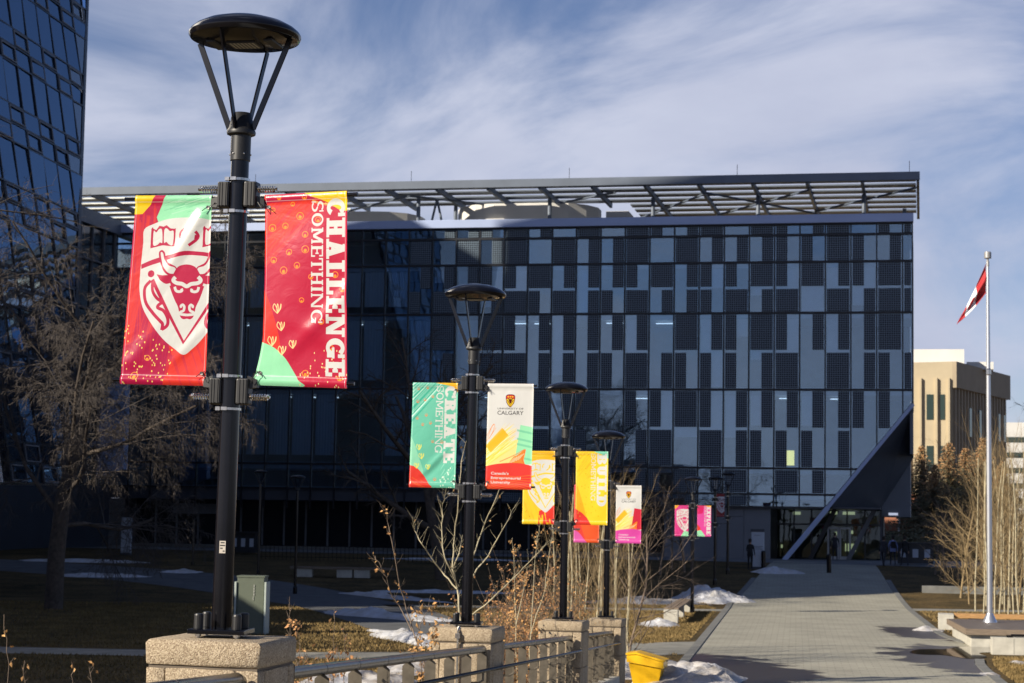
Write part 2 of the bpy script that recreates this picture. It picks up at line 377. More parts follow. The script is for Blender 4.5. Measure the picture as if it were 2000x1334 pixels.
def hem(art, col=(1,1,1), al=.35):
    for v in (.035, .95): art.line([(0, v), (1, v)], .006, col, al)
    for u in (.02, .98): art.line([(u, 0), (u, 1)], .005, col, al)

def art_bull(kind, w, h):
    if kind == 'red':
        a = Art(w, h, CRIM); r = a.rng
        for _ in range(60):
            x = r.uniform(-.1, 1); a.curve([(x, r.uniform(0,.3)), (x+r.uniform(-.05,.05), .5), (x+r.uniform(-.2,.1), .8+r.uniform(0,.2))], .05*r.random(), RED, .5, w1=.005)
        a.poly([(.55,.80),(1,.70),(1,1),(.5,1)], RED); a.poly([(0,.42),(.12,.40),(.12,.7),(0,.9)], RED, .6)
        brush(a, (.5,.7,1,1), CRIM, 10, 1.2, .05, .4, .2)
        a.poly([(.1,.78),(.45,.70),(.6,.85),(.5,1),(0,1),(0,.8)], (.36,.0,.06), .5)
        a.poly([(0,0),(.26,0),(.20,.05),(.10,.098),(0,.1)], GOLD)
        a.poly([(.40,0),(1,0),(1,.16),(.33,.16),(.29,.115)], MINT)
        brush(a, (.38,.0,.9,.1), (.16,.52,.30), 18, -.12, .02, .5, .5); brush(a, (.38,.0,.9,.1), (.6,.9,.7), 12, -.1, .015, .4, .4)
        dots(a, lambda x, y: y > .69 and y > .69+(x-.1)*.25 and x < .68-(y-.7)*.5, 190, (.85,.65,.15)); 
        crest(a, CRIM)
        swirl(a, [(.16,.955,1.1),(.30,.86,.8)], (.85,.35,.04))
    elif kind == 'yellow':
        a = Art(w, h, (.83,.57,.02)); brush(a, (0,0,.6,1), (.75,.35,.01), 70, 1.3, .05, .25, .3)
        a.poly([(0,0),(1,0),(1,.13),(0,.13)], (.80,.45,.01)); brush(a, (0,0,.6,.12), (.85,.7,.1), 12, .05, .03, .5, .6)
        a.poly([(.52,.82),(1,.74),(1,1),(.5,1)], RED); brush(a, (.5,.8,.9,1), GOLD, 9, 2.5, .08, .9, .08)
        crest(a, (.80,.58,.03)); dots(a, lambda x, y: x < .5 and y > .75, 20, (.5,.3,.0), .012)
    elif kind == 'pink':
        a = Art(w, h, (.62,.03,.22)); brush(a, (0,0,.8,1), (.75,.10,.38), 40, 1.6, .06, .5, .3)
        a.poly([(0,0),(.3,0),(.15,.08),(0,.12)], (.85,.40,.02)); a.poly([(.45,1),(.7,.82),(1,.85),(1,1)], MINT); crest(a, (.62,.05,.18))
    else:
        a = Art(w, h, (.30,.01,.02)); crest(a, (.30,.01,.03), (.7,.7,.75))
    hem(a); return a.image('banner_print_'+kind)

def art_challenge(w, h):
    a = Art(w, h, (.50,.010,.045)); r = a.rng
    a.poly([(0,.0),(.75,0),(.0,.36)], RED); 
    for k in range(90):
        t = r.random(); a.line([(.0, .40*t+.02), (.85*t+.1, -.05+.05*t)], .03*r.random(), (.60,.02,.05) if k % 2 else (.78,.06,.03), .4, .004)
    a.poly([(.03,.0),(.55,.0),(.62,.035),(.0,.045)], CRIM)
    a.poly([(0,.50),(.08,.58),(.17,.70),(.24,.83),(.0,.8)], RED)
    a.poly([(.48,0),(1,0),(1,.10),(.93,.10),(.75,.05)], YEL); brush(a, (.55,0,.9,.06), (.9,.75,.2), 12, .12, .02, .5, .2)
    a.poly(smooth([(0,.775),(.14,.80),(.28,.85),(.38,.91),(.46,.965),(.51,1),(.0,1)], False), MINT)
    dots(a, lambda x, y: y > .74 and (x-.95)**2/.32+(y-1)**2/.05 < 1, 130, (.85,.70,.30))
    swirl(a, [(.18,.02,.6),(.34,.055,.6),(.1,.08,.6),(.09,.175,1.1),(.25,.167,.9),(.43,.118,1.1),(.49,.022,.7),(.495,.215,.9),(.5,.293,1.1),(.3,.305,.9),(.11,.345,.9),(.4,.375,.9),(.235,.40,1.1),(.46,.555,.7),(.53,.93,.9),(.65,.14,.8),(.57,.435,.7),(.70,.665,.8),(.95,.50,.8),(.86,.425,.9),(.92,.95,.8),(.82,.80,.8)], (.88,.28,.02))
    leaf3(a, [(.17,.625,1.2),(.22,.715,1.1),(.12,.795,1.2),(.25,.84,1.1),(.37,.805,1.0)], (.85,.66,.30))
    slab_down(a, 'CHALLENGE', .755, .975, .034, .942, WHT, .31, .19, .15, .07)
    slab_down(a, 'SOMETHING', .572, .715, .045, .672, WHT, .21, .11, .10, .10)
    hem(a); return a.image('banner_print_challenge')

def art_create(w, h):
    a = Art(w, h, TEAL); r = a.rng
    a.a[:] = (.13,.50,.36)
    for k in range(120):
        t = r.random(); a.line([(.0, .38*t), (.7*t+.1, -.02)], .03*r.random(), [(.02,.36,.24),(.03,.45,.32),(.55,.85,.72)][k % 3], .7, .004)
    for k in range(60): x = r.uniform(.72,1); y = r.uniform(0,.9); a.line([(x, y), (x-.08, y+.06)], .014, (.35,.75,.58), .5, .002)
    a.poly([(.5,0),(1,0),(1,.09),(.85,.03)], (.82,.42,.01))
    a.poly(smooth([(0,.52),(.08,.58),(.18,.70),(.30,.86),(.2,.9),(0,.8)], False), (.25,.62,.42))
    a.poly(smooth([(0,.79),(.14,.81),(.28,.87),(.42,.96),(.47,1),(0,1)], False), (.68,.035,.02))
    brush(a, (0,.9,.3,1), (.88,.28,.03), 6, .25, .012, .8, .3)
    swirl(a, [(.12,.18,.8),(.28,.165,.7),(.45,.13,.7),(.13,.06,.6),(.33,.05,.6),(.32,.31,.7),(.12,.34,.7),(.25,.40,.7),(.42,.385,.7),(.48,.56,.7),(.68,.565,.8),(.55,.92,.8)], (.80,.18,.04))
    leaf3(a, [(.19,.645,1.3),(.25,.73,1.3),(.15,.82,1.2),(.40,.83,1.2)], (.85,.75,.10))
    dots(a, lambda x, y: y > .80 and x > .46 and y > 1.25-x*.5, 110, (.80,.88,.75), .012)
    slab_down(a, 'CREATE', .72, .965, .028, .765, WHT, .32, .20, .17, .05)
    slab_down(a, 'SOMETHING', .53, .69, .03, .665, WHT, .16, .11, .10, .10)
    hem(a); return a.image('banner_print_create')
def art_build(w, h):
    a = Art(w, h, (.85,.60,.02)); brush(a, (0,0,.7,.4), (.75,.38,.01), 60, -.55, .04, .3, .3)
    a.poly([(.0,.40),(.12,.55),(.24,.72),(.34,.88),(.0,.78)], (.82,.42,.01)); a.poly([(0,.78),(.22,.84),(.36,.90),(.5,1),(0,1)], RED)
    a.poly([(.55,0),(1,0),(1,.10),(.8,.04)], (.20,.60,.42)); dots(a, lambda x, y: y < .9, 45, (.55,.36,.0), .012)
    slab_down(a, 'BUILD', .66, .965, .03, .745, WHT, .32, .20, .17, .05)
    slab_down(a, 'SOMETHING', .47, .62, .03, .665, WHT, .16, .11, .10, .10)
    hem(a); return a.image('banner_print_build')
def art_explore(w, h):
    a = Art(w, h, (.68,.06,.32)); a.poly([(0,0),(.5,0),(.4,.25),(0,.28)], (.60,.01,.12)); a.poly([(.5,0),(1,0),(1,.06)], (.85,.40,.02))
    a.poly([(0,.6),(.2,.7),(.3,.85),(0,.85)], RED); a.poly(smooth([(0,.82),(.25,.8),(.45,.9),(.55,1),(0,1)]), MINT)
    slab_down(a, 'EXPLORE', .68, .97, .03, .93, WHT, .32, .20, .17, .05); slab_down(a, 'SOMETHING', .50, .63, .03, .67, WHT, .16, .11, .10, .10)
    hem(a); return a.image('banner_print_explore')
def art_poppy(w, h):
    a = Art(w, h, (.72,.05,.03)); a.poly([(0,0),(1,0),(1,.3),(0,.1)], (.60,.01,.08)); a.poly([(.3,0),(.7,0),(1,.35),(1,1),(.5,1),(.2,.6)], (.80,.10,.02))
    a.poly(smooth([(0,.78),(.2,.83),(.42,.95),(.5,1),(0,1)]), (.66,.10,.38)); slab_down(a, 'SOMETHING', .5, .66, .03, .67, WHT, .16, .11, .10, .10)
    hem(a); return a.image('banner_print_red')
def art_uni(kind, w, h):
    a = Art(w, h, (.66,.655,.64)); r = a.rng
    DK = (.03,.03,.03)
    # brush strokes
    a.poly([(.0,.62),(.25,.56),(.5,.55),(.7,.52),(.62,.74),(0,.80)], (.88,.72,.12), .75)
    for k in range(150):
        y = .78-.2*r.random(); a.line([(0, y), (.66*r.uniform(.6,1), y-.17-.05*r.random())], .035*r.random(), [(.88,.66,.02),(.90,.78,.20),(.84,.50,.01),(.9,.88,.55)][k % 4], .7, .004)
    for k in range(5): a.line([(0+.02*k, .60+.012*k), (.36+.022*k, .43+.012*k)], .055, (.82,.46,.01), .9, .07)
    a.curve([(0,.55),(.10,.42),(.17,.39),(.13,.46),(.04,.53),(.2,.42)], .008, ORG); a.curve([(.0,.5),(.12,.40),(.16,.385)], .008, ORG)
    side = MINT if kind == 'mint' else (.62,.02,.05)
    a.poly([(.73,.39),(1,.41),(1,.76),(.80,.76),(.63,.70)], side)
    if kind == 'mint':
        for y in (.43,.51,.56,.68): a.poly([(.66,y),(1,y+.03),(1,y+.05),(.66,y+.02)], (.14,.50,.32), .7)
    a.poly([(.45,.78),(.60,.69),(.66,.68),(.83,.62),(.86,.63),(.82,.72),(.86,.78)], ORG)
    a.curve([(.3,.74),(.6,.68),(.85,.62),(.78,.70),(.84,.76)], .012, (.75,.10,.02))
    for k in range(5): a.line([(.5+.05*k,.76-.01*k),(.62+.05*k,.70-.01*k)], .01, (.9,.75,.5))
    low = (.70,.035,.022) if kind == 'mint' else (.66,.06,.36)
    a.poly(smooth([(0,.785),(.2,.765),(.45,.752),(.75,.752),(1,.775)], False)+[(1,1),(0,1)], low)
    for k in range(8): a.curve([(-.05,.97+.01*k),(.3,.86+.02*k),(.6,.88+.015*k),(1.05,.86+.03*k)], .010, ORG if kind == 'mint' else (.75,.15,.5), .7)
    # crest
    s = lambda L: [(.5+x*.095, .155+y*.115/ (h/w)) for x, y in L]
    a.poly(smooth(s([(-1,-.8),(0,-1.05),(1,-.8),(.95,.3),(.55,.95),(0,1.35),(-.55,.95),(-.95,.3)]), True), (.10,.0,.0))
    a.poly(smooth(s([(-.9,-.72),(0,-.94),(.9,-.72),(.85,-.25),(0,-.4),(-.85,-.25)]), True, 3), (.55,.02,.02))
    for x in (-.5,0,.5): a.poly(s([(x-.15,-.72),(x+.15,-.72),(x+.15,-.48),(x-.15,-.48)]), GOLD)
    a.poly(smooth(s([(-.85,-.15),(0,-.3),(.85,-.15),(.8,.3),(.45,.85),(0,1.2),(-.45,.85),(-.8,.3)]), True), GOLD)
    a.line(s([(-.7,.0),(0,1.0),(.7,.0)]), .016, (.08,.0,.0)); a.poly(smooth(s([(-.35,-.1),(.35,-.1),(.2,.5),(0,.65),(-.2,.5)]), True), (.08,.0,.0))
    a.line(s([(-.45,-.1),(-.5,-.3)]), .02, (.08,0,0)); a.line(s([(.45,-.1),(.5,-.3)]), .02, (.08,0,0))
    plain_text(a, 'UNIVERSITY OF', .225, .79, .245, .0165, DK, .008); plain_text(a, 'CALGARY', .222, .79, .295, .037, DK, .008)
    for t, x1, y in (("Canada's", .50, .862), ('Entrepreneurial', .765, .905), ('University', .54, .945)): plain_text(a, t, .115, x1, y, .024, WHT, .022)
    hem(a, (.4,.4,.4)); return a.image('banner_print_university_'+kind)
# ---------------------------------------------------------------- ground
def lawn_mat():
    m = mat('dry winter lawn', (.19, .13, .058), .95, 0, .1, nscale=.55, col2=(.06, .05, .027), bump=1.0, bscale=9, bdist=.12, detail=10)
    t = m.node_tree; B = t.nodes['Principled BSDF']; x = t.nodes[m['mix']]
    tcn = t.nodes.new('ShaderNodeTexCoord'); n = t.nodes.new('ShaderNodeTexNoise'); n.inputs['Scale'].default_value = 7; n.inputs['Detail'].default_value = 10; n.inputs['Roughness'].default_value = .75
    t.links.new(tcn.outputs['Object'], n.inputs['Vector'])
    r = t.nodes.new('ShaderNodeMapRange'); r.inputs['From Min'].default_value = .35; r.inputs['From Max'].default_value = .65; r.inputs['To Min'].default_value = .35; r.inputs['To Max'].default_value = 1.25
    t.links.new(n.outputs['Fac'], r.inputs['Value'])
    mu = t.nodes.new('ShaderNodeVectorMath'); mu.operation = 'SCALE'; t.links.new(x.outputs['Result'], mu.inputs[0]); t.links.new(r.outputs[0], mu.inputs['Scale']); t.links.new(mu.outputs[0], B.inputs['Base Color'])
    return m
lawn = lawn_mat()
def sheet(name, fn, xs, ys, m, dz=0, label=None):
    V = []; F = []; nx = len(xs)
    for y in ys:
        for x in xs: X, Y = fn(x, y); V.append((X, Y, H(Y)+dz))
    for j in range(len(ys)-1):
        for i in range(nx-1): a = j*nx+i; F.append((a, a+1, a+1+nx, a+nx))
    o = MB().add(V, F).build(name, m, fix=False); o['kind'] = 'structure'
    if label: o['label'] = label
    return o
ysg = [-300, -60, 0, 30]+[44+2*i for i in range(60)]+[175, 220, 400, 1500]
sheet('ground', lambda x, y: (x, y), [-900, -200, -80, -40, -20, -10, 0, 10, 20, 40, 80, 200, 900], ysg, lawn)

def paver_mat():
    m = bpy.data.materials.new('concrete pavers'); m.use_nodes = True; t = m.node_tree; B = t.nodes['Principled BSDF']; L = t.links.new
    tcn = t.nodes.new('ShaderNodeTexCoord')
    mpn = t.nodes.new('ShaderNodeMapping'); mpn.inputs['Rotation'].default_value = (0, 0, TH*.7); L(tcn.outputs['Object'], mpn.inputs[0])
    b = t.nodes.new('ShaderNodeTexBrick'); b.inputs['Scale'].default_value = 1; b.inputs['Brick Width'].default_value = .4; b.inputs['Row Height'].default_value = .4; b.inputs['Mortar Size'].default_value = .012
    b.inputs['Color1'].default_value = (.33, .315, .255, 1); b.inputs['Color2'].default_value = (.29, .278, .225, 1); b.inputs['Mortar'].default_value = (.225, .215, .175, 1); L(mpn.outputs[0], b.inputs['Vector'])
    n = t.nodes.new('ShaderNodeTexNoise'); n.inputs['Scale'].default_value = .5; n.inputs['Detail'].default_value = 8; L(tcn.outputs['Object'], n.inputs['Vector'])
    r = t.nodes.new('ShaderNodeMapRange'); r.inputs['To Min'].default_value = .65; r.inputs['To Max'].default_value = 1.3; L(n.outputs['Fac'], r.inputs['Value'])
    mu = t.nodes.new('ShaderNodeVectorMath'); mu.operation = 'SCALE'; L(b.outputs['Color'], mu.inputs[0]); L(r.outputs[0], mu.inputs['Scale'])
    # damp stains left by melt water, strongest near the snow and the planter
    w = t.nodes.new('ShaderNodeTexNoise'); w.inputs['Scale'].default_value = .8; w.inputs['Detail'].default_value = 9; w.inputs['Roughness'].default_value = .65; w.inputs['Distortion'].default_value = .6; L(tcn.outputs['Object'], w.inputs['Vector'])
    def near(c, rad, sc):
        vm = t.nodes.new('ShaderNodeVectorMath'); vm.operation = 'SUBTRACT'; vm.inputs[1].default_value = c; L(tcn.outputs['Object'], vm.inputs[0])
        vs = t.nodes.new('ShaderNodeVectorMath'); vs.operation = 'MULTIPLY'; vs.inputs[1].default_value = sc; L(vm.outputs[0], vs.inputs[0])
        vl = t.nodes.new('ShaderNodeVectorMath'); vl.operation = 'LENGTH'; L(vs.outputs[0], vl.inputs[0])
        rr = t.nodes.new('ShaderNodeMapRange'); rr.inputs['From Min'].default_value = rad; rr.inputs['From Max'].default_value = 0; rr.inputs['To Max'].default_value = .72; L(vl.outputs['Value'], rr.inputs['Value']); return rr.outputs[0]
    s1 = near((5.1, 50.0, 0), 3.6, (1.1, .42, 0)); s2 = near((12.9, 56.0, 0), 2.9, (1, .34, 0)); s4 = near((14.4, 69.5, 0), 1.8, (1, .3, 0))
    a1 = t.nodes.new('ShaderNodeMath'); a1.operation = 'ADD'; L(s1, a1.inputs[0]); L(s2, a1.inputs[1])
    a3 = t.nodes.new('ShaderNodeMath'); a3.operation = 'ADD'; L(a1.outputs[0], a3.inputs[0]); L(s4, a3.inputs[1])
    a2 = t.nodes.new('ShaderNodeMath'); a2.operation = 'ADD'; L(w.outputs['Fac'], a2.inputs[0]); L(a3.outputs[0], a2.inputs[1])
    wr = t.nodes.new('ShaderNodeMapRange'); wr.inputs['From Min'].default_value = .66; wr.inputs['From Max'].default_value = .74; L(a2.outputs[0], wr.inputs['Value'])
    x = t.nodes.new('ShaderNodeMix'); x.data_type = 'RGBA'; L(wr.outputs[0], x.inputs['Factor']); L(mu.outputs[0], x.inputs['A']); x.inputs['B'].default_value = (.045, .033, .022, 1)
    L(x.outputs['Result'], B.inputs['Base Color'])
    ro = t.nodes.new('ShaderNodeMapRange'); ro.inputs['To Min'].default_value = .85; ro.inputs['To Max'].default_value = .35; L(wr.outputs[0], ro.inputs['Value']); L(ro.outputs[0], B.inputs['Roughness'])
    bp = t.nodes.new('ShaderNodeBump'); bp.inputs['Strength'].default_value = .5; bp.inputs['Distance'].default_value = .01; L(b.outputs['Fac'], bp.inputs['Height']); bp.invert = True; L(bp.outputs[0], B.inputs['Normal'])
    return m
pavers = paver_mat()
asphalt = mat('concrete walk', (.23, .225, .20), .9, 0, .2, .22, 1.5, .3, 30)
walk_shade = mat('shaded concrete walk', (.115, .118, .12), .9, 0, .2, .22, 1.2)  # darker copy of the concrete walk, shade put into its colour
def strip(name, pts, m, dz, label=None):       # pts: list of (left x,y), (right x,y)
    V = []; F = []
    for (a, b) in pts:
        for k in range(5):
            x = a[0]+(b[0]-a[0])*k/4; y = a[1]+(b[1]-a[1])*k/4; V.append((x, y, H(y)+dz))
    for j in range(len(pts)-1):
        for k in range(4): i = j*5+k; F.append((i, i+1, i+6, i+5))
    o = MB().add(V, F).build(name, m, fix=False); o['kind'] = 'structure'
    if label: o['label'] = label
    return o
# main paved walk, about 7.4 m wide, running to the entrance
def walk_edges(y):
    if y < 93:
        return 3.6+.1414*(y-44.7), 11.1+.148*(y-44.7)+.75*math.exp(-((y-61)/4.5)**2)
    t = (y-93)/(128-93); l0, r0 = 3.6+.1414*48.3, 11.1+.148*48.3
    return l0+(17.2-l0)*t, r0+(23.0-r0)*t
main_pts = []
for i in range(64):
    y = 30+i*98/63; l, r = walk_edges(y)
    if y < 44: l -= .4
    main_pts.append(((l, y), (r, y)))
strip('paved_walk', main_pts, pavers, .010)
# kerb bands on either side of it
for side in (0, 1):
    mb = MB()
    for i in range(46, 108, 2):
        if side and 55 < i < 64: continue
        for (y0, y1) in ((i, i+1.985),):
            e0 = walk_edges(y0)[side]; e1 = walk_edges(y1)[side]; w = .26*(1 if side else -1)
            a = [(e0, y0, H(y0)), (e1, y1, H(y1)), (e1+w, y1, H(y1)), (e0+w, y0, H(y0))]
            mb.add([(p[0], p[1], p[2]-.05) for p in a]+[(p[0], p[1], p[2]+.035) for p in a], [(0,3,2,1),(4,5,6,7),(0,1,5,4),(1,2,6,5),(2,3,7,6),(3,0,4,7)])
    o = mb.build('kerb', dark_concrete); o['kind'] = 'structure'
# plaza in front of the entrance, and the walk along the building
plaza = mat('plaza paving', (.16, .165, .17), .85, 0, .3, .15, 1.5)
def facade_y(x): return 128-(x-16.53)*.206
pl = []
for i in range(12):
    x = -52+i*(84/11); pl.append(((x, facade_y(x)-7.5), (x, facade_y(x)+6)))
strip('plaza', pl, plaza, .014)
# curved side walk on the left lawn (crosses from the pillars towards the far left)
cw = [((1.2, 50), (3.0, 50.4)), ((-1.3, 57), (.9, 57.6)), ((-3.9, 64), (-1.3, 65.5)), ((-6.0, 73), (-2.2, 76)), ((-9.0, 84), (-4.5, 87)), ((-13.8, 94), (-9.0, 98)), ((-20, 101), (-16, 106)), ((-30, 107), (-27, 112)), ((-42, 112), (-40, 117))]
def dens(P, k=4):
    A = smooth([p[0] for p in P], False, k); Bq = smooth([p[1] for p in P], False, k); return list(zip(A, Bq))
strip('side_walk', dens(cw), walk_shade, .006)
strip('front_walk', [((-60, 54.6), (-60, 57.2)), ((-6, 52.0), (-6, 54.4)), ((1.6, 53.0), (1.2, 56.5)), ((3.4, 55.0), (2.6, 60.5)), ((5.2, 56.5), (5.9, 62.5))], asphalt, .008)
strip('cross_walk', [((-5.0, 84.2), (-5.4, 86.2)), ((5, 84.6), (5, 86.6)), ((9.8, 84.9), (9.8, 86.9))], asphalt, .006)
strip('right_walk', [((17.7, 88.5), (17.9, 90.5)), ((30, 88.5), (30, 90.5)), ((70, 88), (70, 90.5))], asphalt, .006)
# ramp deck with the rail on its left edge
def deck_z(y): return 1.95-.0432*y
def fence_x(y): return -1.50+.1270*(y-13.9)
dk = MB()
ys_ = [-6+i*2 for i in range(26)]
V = []; F = []
for y in ys_:
    xa = fence_x(y)-.05; xb = xa+6.5
    z = max(deck_z(y), .02)
    V += [(xa, y, -1.2), (xa, y, z), (xb, y, z), (xb, y, -1.2)]
for j in range(len(ys_)-1):
    for k in range(3): i = j*4+k; F.append((i, i+1, i+5, i+4))
F += [(0, 1, 2, 3), tuple(len(V)-4+k for k in (3, 2, 1, 0))]
o = MB().add(V, F).build('ramp', concrete); o['kind'] = 'structure'
# upstand kerb under the rail
mb = MB()
for y in np.arange(-4, 44.0, 2.0):
    x0, x1 = fence_x(y), fence_x(y+1.99); z0, z1 = max(deck_z(y), .02), max(deck_z(y+1.99), .02)
    a = [(x0-.17, y, z0), (x0+.17, y, z0), (x1+.17, y+1.99, z1), (x1-.17, y+1.99, z1)]
    mb.add([(p[0], p[1], p[2]-.02) for p in a]+[(p[0], p[1], p[2]+.26) for p in a], [(0,3,2,1),(4,5,6,7),(0,1,5,4),(1,2,6,5),(2,3,7,6),(3,0,4,7)])
o = mb.build('upstand', concrete); o['kind'] = 'structure'

# grass blades and tufts in the patches where the low sun rakes over the lawn
def grass(name, regions, n, hgt, m, avoid):
    V = np.empty((n*3, 3), np.float32); r = random.Random(5); i = 0
    while i < n:
        x0, x1, y0, y1 = regions[r.randrange(len(regions))]
        x = r.uniform(x0, x1); y = r.uniform(y0, y1)
        if avoid(x, y): continue
        a = r.uniform(0, 6.28); h = hgt*r.uniform(.5, 1.3); w = .02; z = H(y)
        V[i*3] = (x-w*math.cos(a), y-w*math.sin(a), z); V[i*3+1] = (x+w*math.cos(a), y+w*math.sin(a), z)
        V[i*3+2] = (x+r.uniform(-.6, .6)*h, y+r.uniform(-.6, .6)*h, z+h); i += 1
    me = bpy.data.meshes.new(name); me.vertices.add(n*3); me.vertices.foreach_set('co', V.ravel()); me.loops.add(n*3); me.polygons.add(n)
    me.loops.foreach_set('vertex_index', np.arange(n*3)); me.polygons.foreach_set('loop_start', np.arange(n)*3); me.polygons.foreach_set('loop_total', np.full(n, 3)); me.update(); me.validate()
    me.materials.append(m); o = bpy.data.objects.new(name, me); COL.objects.link(o); o['kind'] = 'stuff'; return o
def seg_x(P, y, side):
    for (a, b) in zip(P[:-1], P[1:]):
        p, q_ = a[side], b[side]
        if p[1] <= y <= q_[1]: return p[0]+(q_[0]-p[0])*(y-p[1])/(q_[1]-p[1])
    return None
def off_path(x, y):
    a, b = seg_x(cw, y, 0), seg_x(cw, y, 1)
    if a is not None and b is not None and a-.1 < x < b+.1: return True
    l, r_ = walk_edges(y)
    if l-.5 < x < r_+.5: return True
    if x < 1.6 and 51.7 < y < 57.3 and abs(y-(53.4+max(0, -6-x)*.05+max(0, x+6)*.17)) < 1.5: return True
    if 1.4 < x < 6 and 53+(x-1.4) < y < 56.5+(x-1.4)*1.6: return True
    if x < 10 and 84.0 < y < 87.0 and x > -5.2: return True
    if x > 17 and 88 < y < 90.8: return True
    if x > fence_x(y)-.5 and y < 46 and x < fence_x(y)+7: return True
    return False
straw = mat('dry grass', (.29, .20, .085), .9, 0, .1, nscale=.8, col2=(.12, .09, .04))
g = grass('grass', [(-22, -1, 44, 84), (-16, 4, 47, 84), (12, 30, 62, 88), (9.5, 16, 44, 57), (4, 9, 56, 92)], 150000, .07, straw, off_path)
g['label'] = 'short dry winter grass of the lawns'
# ---------------------------------------------------------------- materials of the buildings
def glass_mat(name, tint, refl, ior, rough=.015, trans=.55, wob=.25):
    m = bpy.data.materials.new(name); m.use_nodes = True; t = m.node_tree; t.nodes.clear(); L = t.links.new
    o = t.nodes.new('ShaderNodeOutputMaterial'); g = t.nodes.new('ShaderNodeBsdfGlossy'); g.inputs['Color'].default_value = tuple(refl)+(1,); g.inputs['Roughness'].default_value = rough
    tr = t.nodes.new('ShaderNodeBsdfTransparent'); tr.inputs['Color'].default_value = tuple(tint)+(1,)
    fr = t.nodes.new('ShaderNodeFresnel'); fr.inputs['IOR'].default_value = ior
    mx_ = t.nodes.new('ShaderNodeMixShader'); L(fr.outputs[0], mx_.inputs[0]); L(tr.outputs[0], mx_.inputs[1]); L(g.outputs[0], mx_.inputs[2]); L(mx_.outputs[0], o.inputs[0])
    tcn = t.nodes.new('ShaderNodeTexCoord'); n = t.nodes.new('ShaderNodeTexNoise'); n.inputs['Scale'].default_value = .45; n.inputs['Detail'].default_value = 2; L(tcn.outputs['Object'], n.inputs['Vector'])
    bp = t.nodes.new('ShaderNodeBump'); bp.inputs['Strength'].default_value = wob; bp.inputs['Distance'].default_value = .03; L(n.outputs['Fac'], bp.inputs['Height']); L(bp.outputs[0], g.inputs['Normal']); L(bp.outputs[0], fr.inputs['Normal'])
    return m
glass_f = glass_mat('coated window glass', (.80, .90, 1), (.64, .80, .93), 2.3)
glass_t = glass_mat('dark blue tower glass', (.16, .22, .32), (.56, .76, 1), 2.9, wob=.5)
glass_d = glass_mat('entrance glass', (.5, .55, .52), (.8, .9, 1), 1.5)
def pv_mat():
    m = bpy.data.materials.new('solar cell laminate'); m.use_nodes = True; t = m.node_tree; B = t.nodes['Principled BSDF']; L = t.links.new
    tcn = t.nodes.new('ShaderNodeTexCoord'); sp = t.nodes.new('ShaderNodeSeparateXYZ'); L(tcn.outputs['Object'], sp.inputs[0])
    fs = []
    for ax in ('X', 'Z'):
        a = t.nodes.new('ShaderNodeMath'); a.operation = 'MULTIPLY_ADD'; a.inputs[1].default_value = 1/.142; a.inputs[2].default_value = 100.5; L(sp.outputs[ax], a.inputs[0])
        b = t.nodes.new('ShaderNodeMath'); b.operation = 'FRACT'; L(a.outputs[0], b.inputs[0])
        c = t.nodes.new('ShaderNodeMath'); c.operation = 'GREATER_THAN'; c.inputs[1].default_value = .30; L(b.outputs[0], c.inputs[0]); fs.append(c)
    mu = t.nodes.new('ShaderNodeMath'); mu.operation = 'MULTIPLY'; L(fs[0].outputs[0], mu.inputs[0]); L(fs[1].outputs[0], mu.inputs[1])
    x = t.nodes.new('ShaderNodeMix'); x.data_type = 'RGBA'; x.inputs['A'].default_value = (.13, .17, .215, 1); x.inputs['B'].default_value = (.006, .009, .015, 1); L(mu.outputs[0], x.inputs['Factor']); L(x.outputs['Result'], B.inputs['Base Color'])
    B.inputs['Roughness'].default_value = .3; B.inputs['Specular IOR Level'].default_value = .22; return m
pv = pv_mat()
frame_dk = mat('dark anodised frame', (.014, .016, .022), .4, .3)
clad_dk = mat('dark cladding', (.05, .056, .07), .5, .2, noise=.15, nscale=.6)
clad_md = mat('blue grey cladding', (.10, .115, .14), .5, .2, noise=.12, nscale=.6)
clad_gr = mat('grey cladding', (.16, .165, .18), .6, .1, noise=.1, nscale=.7)
fascia_m = mat('light metal fascia', (.34, .41, .60), .45, .2, noise=.06, nscale=.4)
canopy_m = mat('painted steel', (.12, .145, .19), .5, .2, noise=.12, nscale=.5)
canopy_lit = mat('sunlit louver', (.62, .64, .62), .5, .1, noise=.1, nscale=.5)  # left louvers only: sunlight put into a paler colour
white_p = mat('white render', (.62, .61, .58), .7, noise=.06, nscale=.5)
inner_m = mat('interior wall', (.16, .17, .19), .9, noise=.3, nscale=.4)
blind_m = mat('pale roller blind', (.74, .77, .80), .8, noise=.05, nscale=2)
def emit(name, col, s):
    m = bpy.data.materials.new(name); m.use_nodes = True; B = m.node_tree.nodes['Principled BSDF']; B.inputs['Base Color'].default_value = tuple(col)+(1,)
    B.inputs['Emission Color'].default_value = tuple(col)+(1,); B.inputs['Emission Strength'].default_value = s; return m
lamp_m = emit('lit tube', (.85, .95, 1), .9); lamp_y = emit('lit room', (1, .85, .22), .8); glow_g = emit('lit lobby patch', (.95, 1, .65), .6)

